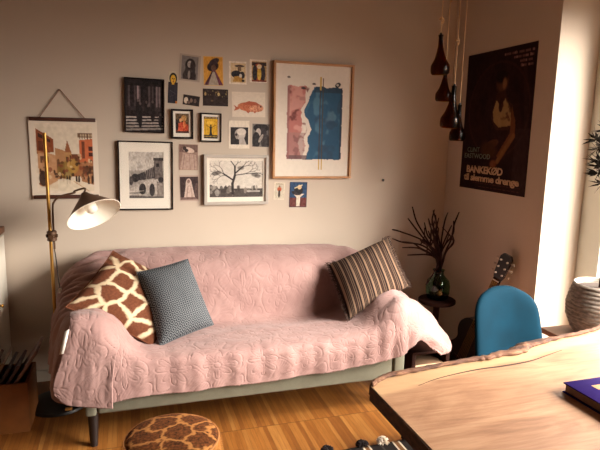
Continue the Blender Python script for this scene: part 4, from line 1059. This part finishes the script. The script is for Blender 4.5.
for i in range(len(outl)): j = (i+1) % len(outl); bm.faces.new((fA[i], fB[i], fB[j], fA[j]))
bmesh.ops.remove_doubles(bm, verts=bm.verts, dist=.0005)
autosmooth(from_bm('body', bm, M['guitar'], g))
lathe('sound_hole', [(.042, 0), (.042, .001)], M['black_metal'], g, 32, axis_matrix((0, .0352, .25), (0, 1, 0)))
box('bridge', (-.06, .0352, .10), (.06, .045, .12), M['dark_wood'], g, .002); box('neck', (-.022, .012, .34), (.022, .042, LG-.155), M['dark_wood'], g, .004)
bm = bmesh.new(); hp = [(-.022, LG-.165), (-.034, LG-.135), (-.038, LG-.02), (-.024, LG), (.024, LG), (.038, LG-.02), (.034, LG-.135), (.022, LG-.165)]
a_ = [bm.verts.new((x, .030, z)) for x, z in hp]; b_ = [bm.verts.new((x, .012, z)) for x, z in hp]; bm.faces.new(a_); bm.faces.new(b_[::-1])
for i in range(8): j = (i+1) % 8; bm.faces.new((a_[i], b_[i], b_[j], a_[j]))
from_bm('headstock', bm, M['guitar'], g)
for sx_ in (-1, 1):
    for k in range(3):
        bm = bmesh.new(); zz = LG-.125+k*.042
        bm_lathe(bm, [(.0055, 0), (.0055, .010), (.004, .012)], 12, axis_matrix((sx_*.022, .030, zz), (0, 1, 0))); bm_lathe(bm, [(.003, -.006), (.003, .012), (.007, .014), (.007, .024), (.004, .026)], 10, axis_matrix((sx_*.036, .021, zz), (sx_, 0, 0)))
        from_bm('tuning_peg', bm, M['pearl'], g)
box('nut', (-.022, .038, LG-.170), (.022, .045, LG-.164), M['pearl'], g, 0)
bm = bmesh.new()
for k in range(6): xk = -.0165+k*.0066; bm_tube(bm, [(xk*1.6, .047, .11), (xk, .047, LG-.167)], .0006, 4, False)
from_bm('strings', bm, M['brass'], g)

# ------------------------------------------------------------------ corner: side table, vase, branches, low shelf with books
sx0, sy0 = 1.912, 2.99
st = tag(empty('side_table', (sx0, sy0, 0)), 'small dark round side table in the corner under the green vase', 'table')
lathe('tabletop', [(.115, .410), (.12, .414), (.12, .430), (.115, .434)], M['dark_wood'], st, 40); lathe('post', [(.02, .03), (.016, .2), (.022, .409)], M['dark_wood'], st, 20); lathe('base', [(.11, 0), (.11, .014), (.03, .03)], M['dark_wood'], st, 32)
vs = tag(empty('vase', (sx0, sy0, .435)), 'round green glass vase of dark branches on the corner side table', 'vase')
out = [(.045, 0), (.068, .010), (.077, .045), (.078, .09), (.070, .125), (.046, .150), (.034, .165), (.033, .185), (.040, .196)]
inn2 = [(.036, .195), (.029, .184), (.030, .166), (.042, .148), (.066, .123), (.074, .09), (.073, .05), (.063, .015), (.004, .008)]
lathe('vase_body', out+inn2, M['green_glass'], vs, 40, ang=70)
tips = [(1.515, .868), (1.535, .915), (1.572, .815), (1.625, .76), (1.63, .985), (1.662, 1.055), (1.70, 1.0), (1.758, 1.018), (1.775, 1.038), (1.82, 1.034), (1.888, 1.02), (1.865, .955), (1.711, .966), (1.60, .84), (1.93, 1.03), (1.80, .92), (1.73, .99), (1.66, .88), (1.845, .99), (1.78, 1.0), (1.69, .93), (1.74, .94)]
rr = np.random.default_rng(21)
for k, (tx, tz) in enumerate(tips):
    sc_ = 3.0/2.85; tx = tx*sc_; tz = (tz-1.47)*sc_+1.47; ty = 3.0+rr.uniform(-.12, .10)
    a0 = rr.uniform(0, 2*PI); P0 = np.array((sx0+.035*math.cos(a0), sy0+.035*math.sin(a0), .46)); P1 = np.array((sx0+rr.uniform(-.016, .016), sy0+rr.uniform(-.016, .016), .67)); E_ = np.array((tx, ty, tz))
    mid = P1+(E_-P1)*.45+np.array((0, 0, .05*abs(E_[0]-P1[0])/.3)); mid[:2] += rr.normal(0, .012, 2)
    pts = smooth_pts([P0, P1, P1*.6+mid*.4+np.array((0, 0, .02)), mid, mid*.4+E_*.6+rr.normal(0, .018, 3), E_], 6)
    rad = np.interp(np.linspace(0, 1, len(pts)), [0, .3, .9, 1], [.0035, .0058, .005, .0035])
    bm = bmesh.new(); bm_tube(bm, pts, list(rad), 7)
    if k % 3 == 0:
        q0 = pts[len(pts)*6//10]; bm_tube(bm, [q0, q0+np.array((rr.uniform(-.04, .04), rr.uniform(-.03, .03), .06)), q0+np.array((rr.uniform(-.06, .06), 0, .11))], [.0045, .004, .003], 6)
    o = autosmooth(from_bm('dried_branch', bm, M['twig']), 60); tag(o, 'dark dried branch fanning out of the green glass vase', 'branch', 'branches in the vase')
bm = bmesh.new()
bm_tube(bm, smooth_pts([(sx0-.01, sy0-.012, .46), (sx0-.012, sy0-.012, .64), (sx0-.05, sy0-.05, .655), (sx0-.11, sy0-.08, .60), (sx0-.15, sy0-.10, .565)], 6), [.004]*25, 6)
o = autosmooth(from_bm('dried_branch', bm, M['twig']), 60); tag(o, 'single dark branch drooping down left over the vase side', 'branch', 'drooping branch in the vase')

sh0 = (1.65, 2.70, 0)
sf = tag(empty('low_shelf', sh0), 'low dark wooden shelf with books beside the right sofa arm', 'shelf')
box('side_panel', (-.125, -.10, 0), (-.100, .14, .24), M['dark_wood'], sf); box('side_panel', (.10, -.10, 0), (.125, .14, .24), M['dark_wood'], sf)
box('shelf_board', (-.0995, -.10, .02), (.0995, .14, .038), M['dark_wood'], sf); box('top', (-.125, -.105, .2405), (.125, .14, .258), M['dark_wood'], sf); box('back_panel', (-.125, .1405, 0), (.125, .15, .258), M['dark_wood'], sf)
z0 = .0385
for (h_, c_, lb, dx) in ((.050, (92, 60, 48), 'brown covered book lying lowest on the low shelf', 0), (.045, (60, 44, 40), 'dark book lying in the middle of the low shelf pile', .004), (.040, (120, 92, 70), 'tan book lying uppermost on the low shelf pile', -.003)):
    b_ = tag(empty('book', (sh0[0]+dx, sh0[1]-.005, z0)), lb, 'book', 'books lying on the low shelf'); cm = simple('book_cover', c_, .6)
    box('cover', (-.09, -.085, 0), (.09, .12, .003), cm, b_, 0); box('cover', (-.09, -.085, h_-.003), (.09, .12, h_), cm, b_, 0); box('spine', (-.092, -.085, 0), (-.089, .12, h_), cm, b_, 0); box('pages', (-.0885, -.081, .0031), (.087, .117, h_-.0031), M['page'], b_, 0)
    z0 += h_+.0006

# ------------------------------------------------------------------ hanging amber bottles
bott = [  # top x,z (neck), bottom x,z at depth y, radius, label
 ((1.641, 2.70, 2.029), 1.821, (1.650), .048, 'topmost and leftmost hanging amber glass bottle'),
 ((1.735, 2.78, 1.865), 1.685, (1.728), .042, 'second highest hanging amber bottle, half behind its neighbours'),
 ((1.747, 2.70, 1.764), 1.533, (1.732), .052, 'large amber bottle hanging third from the top, in front of others'),
 ((1.843, 2.78, 1.668), 1.462, (1.838), .043, 'lowest hanging amber bottle, closest to the film poster')]
for k, (t, zb_, xb, rad, lb) in enumerate(bott):
    h_ = t[2]-zb_
    r = tag(empty('pendant_bottle', (xb, t[1], zb_), (0, math.atan2(t[0]-xb, h_), 0)), lb, 'bottle', 'amber bottles hanging in the corner')
    q_ = h_/.21; R_ = rad*1.08
    outp = [(R_*.84, .0), (R_*.97, .008*q_), (R_, .025*q_), (R_*.98, .048*q_), (R_*.86, .060*q_), (R_*.62, .082*q_), (R_*.42, .115*q_), (R_*.26, .155*q_), (R_*.22, .20*q_), (R_*.28, .21*q_)]
    inp = [(R_*.24, .209*q_), (R_*.18, .198*q_), (R_*.21, .155*q_), (R_*.36, .115*q_), (R_*.56, .080*q_), (R_*.80, .058*q_), (R_*.92, .046*q_), (R_*.945, .025*q_), (R_*.91, .010*q_), (R_*.78, .002)]
    lathe('glass', outp+inp, M['amber'], r, 32, ang=70, ct=False, cb=False)
    lathe('socket', [(.009, h_-.05), (.009, h_-.004), (.005, h_+.012)], M['black_metal'], r, 14)
    al = math.atan2(t[0]-xb, h_); ztop = ZC-zb_
    # cord straight up to the ceiling, in the tilted local frame
    p0 = Vector((0, 0, h_+.008)); Rm = Matrix.Rotation(-al, 3, 'Y'); up = Rm @ Vector((0, 0, 1))
    Lc = (ZC-.001)-(zb_+(Matrix.Rotation(al, 3, 'Y') @ p0).z)
    bm = bmesh.new(); bm_tube(bm, [p0, p0+up*Lc*.5, p0+up*Lc], .0026, 6)
    for f in ((.14, .55, .3, .7)[k],):
        c_ = p0+up*Lc*f
        bm_tube(bm, smooth_pts([tuple(c_+Vector((.004, 0, -.02))), tuple(c_+Vector((.012, .004, -.004))), tuple(c_+Vector((0, -.008, .008))), tuple(c_+Vector((-.012, .002, .002))), tuple(c_+Vector((.003, .006, .016))), tuple(c_+Vector((.0, 0, .028)))], 4), .004, 6)
    autosmooth(from_bm('cord', bm, M['jute'], r), 60)

# ------------------------------------------------------------------ stool, basket pot, plant in the window recess
so = tag(empty('stool', (2.17, 2.0, 0)), 'small brown wooden stool in the window recess under the basket pot', 'stool')
box('seat', (-.178, -.15, .503), (.19, .15, .53), M['brown_top'], so, .004)
for a in (-1, 1):
    for b in (-1, 1): tube('leg', [(a*.13, b*.11, .5035), (a*.145, b*.13, 0)], [.018, .013], M['brown_top'], so, 10)
box('apron', (-.14, -.12, .46), (.14, .12, .5025), M['brown_top'], so, .003)
pt = tag(empty('plant_pot', (2.205, 2.0, .531)), 'grey ribbed basket pot on the stool by the window', 'pot')
prof = []; nb = 13
for k in range(nb*6+1):
    f = k/(nb*6); r_ = np.interp(f, [0, .1, .35, .6, .85, 1], [.100, .122, .148, .151, .136, .124]); prof.append((r_+.0045*abs(math.sin(f*nb*PI)), .004+f*.255))
prof += [(.114, .252), (.116, .21)]
lathe('pot_wall', prof, M['basket'], pt, 64, ang=80, ct=False); lathe('soil', [(.1, .228), (.1165, .232), (.02, .240)], M['soil'], pt, 32)
pl = tag(empty('potted_plant', (2.19, 2.0, .731)), 'tall thin stemmed plant with dark spiky tufts in the basket pot', 'plant')
stem = smooth_pts([(0, 0, .0), (.005, 0, .2), (.015, .01, .42), (.02, 0, .60), (.02, 0, .74)], 6); tube('stem', stem, .007, M['twig'], pl, 8)
rr = np.random.default_rng(17); bm = bmesh.new()
for c_ in ((-.06, 0, .55), (-.09, .0, .60), (-.105, -.01, .66), (-.08, .0, .63), (-.11, 0, .71), (-.115, .01, .755), (-.06, 0, .72), (-.04, -.02, .64), (-.06, 0, .80), (.05, .04, .55), (.07, -.03, .64), (.04, .05, .72), (.02, -.05, .6), (.03, 0, .80)):
    c_ = Vector(c_); bm_tube(bm, [Vector((.02, 0, c_.z-.06)), c_], .003, 5, False)
    for j in range(30):
        d = Vector(rr.normal(0, 1, 3)); d.z = d.z*.6+.15; d.normalize(); Lf = rr.uniform(.045, .075); s1 = d.orthogonal().normalized()*.006; up_ = d.cross(s1).normalized()*.0015
        pa, pb = c_+d*Lf*.45, c_+d*Lf
        v0 = bm.verts.new(c_); v1 = bm.verts.new(pa+s1); v2 = bm.verts.new(pb); v3 = bm.verts.new(pa-s1); v4 = bm.verts.new(pa+up_); v5 = bm.verts.new(pa-up_)
        for f in ((v0, v1, v4), (v1, v2, v4), (v2, v3, v4), (v3, v0, v4), (v1, v0, v5), (v2, v1, v5), (v3, v2, v5), (v0, v3, v5)): bm.faces.new(f)
from_bm('foliage', bm, M['leaf'], pl)

# ------------------------------------------------------------------ sky, camera, colour management
wd = bpy.data.worlds.new('daylight'); scene.world = wd; wd.use_nodes = True; t = wd.node_tree
bg = t.nodes['Background']; tc = t.nodes.new('ShaderNodeTexCoord'); sx = t.nodes.new('ShaderNodeSeparateXYZ'); t.links.new(tc.outputs['Generated'], sx.inputs[0])
rp = t.nodes.new('ShaderNodeValToRGB'); mr = t.nodes.new('ShaderNodeMapRange'); mr.inputs[1].default_value = -1; mr.inputs[2].default_value = 1
t.links.new(sx.outputs[2], mr.inputs[0]); t.links.new(mr.outputs[0], rp.inputs[0])
e = rp.color_ramp.elements; e[0].position = .46; e[0].color = (.10, .085, .065, 1); e[1].position = .53; e[1].color = (1, .94, .86, 1)
nrm_ = t.nodes.new('ShaderNodeVectorMath'); nrm_.operation = 'DOT_PRODUCT'; nrm_.inputs[1].default_value = Vector((.62, -.52, .64)).normalized()
t.links.new(tc.outputs['Generated'], nrm_.inputs[0])
m1 = t.nodes.new('ShaderNodeMapRange'); m1.inputs[1].default_value = .72; m1.inputs[2].default_value = 1.0; m1.inputs[3].default_value = 0; m1.inputs[4].default_value = 1; m1.interpolation_type = 'SMOOTHSTEP'
t.links.new(nrm_.outputs['Value'], m1.inputs[0])
gl = t.nodes.new('ShaderNodeMix'); gl.data_type = 'RGBA'; gl.blend_type = 'ADD'; gl.clamp_result = False; gl.inputs['B'].default_value = (7.0, 6.5, 5.8, 1)
t.links.new(m1.outputs[0], gl.inputs['Factor']); t.links.new(rp.outputs[0], gl.inputs['A'])
t.links.new(gl.outputs['Result'], bg.inputs[0]); bg.inputs[1].default_value = 5.0
# portal that only steers sampling of the sky through the window opening
pd = bpy.data.lights.new('window_portal', 'AREA'); pd.shape = 'RECTANGLE'; pd.size = WY1-WY0-.02; pd.size_y = WZ1-WZ0-.02; pd.cycles.is_portal = True
po_ = bpy.data.objects.new('window_portal', pd); COL.objects.link(po_)
po_.matrix_world = Matrix(((0, 0, 1, WX+.085), (1, 0, 0, (WY0+WY1)/2), (0, 1, 0, (WZ0+WZ1)/2), (0, 0, 0, 1)))

cd = bpy.data.cameras.new('camera'); cam = bpy.data.objects.new('camera', cd); COL.objects.link(cam)
cd.sensor_fit = 'HORIZONTAL'; cd.sensor_width = 36.0; cd.lens = 540/600*36.0; cd.clip_start = .02
Rx = Vector((.9535738789950672, -.3002339320474411, .023589051393252573)); Ry = Vector((.02676069372766737, .16249092887147423, .9863470805480693)); Rf = Vector((.29996786922854746, .9399235522540214, -.1629815736476581))
cam.matrix_world = Matrix(((Rx.x, Ry.x, -Rf.x, 0), (Rx.y, Ry.y, -Rf.y, 0), (Rx.z, Ry.z, -Rf.z, 1.47), (0, 0, 0, 1)))
scene.camera = cam
vsn = scene.view_settings; scene.display_settings.display_device = 'sRGB'
vsn.view_transform = 'Standard'; vsn.look = 'None'; vsn.gamma = 1.0; vsn.use_curve_mapping = False; vsn.exposure = 0.65
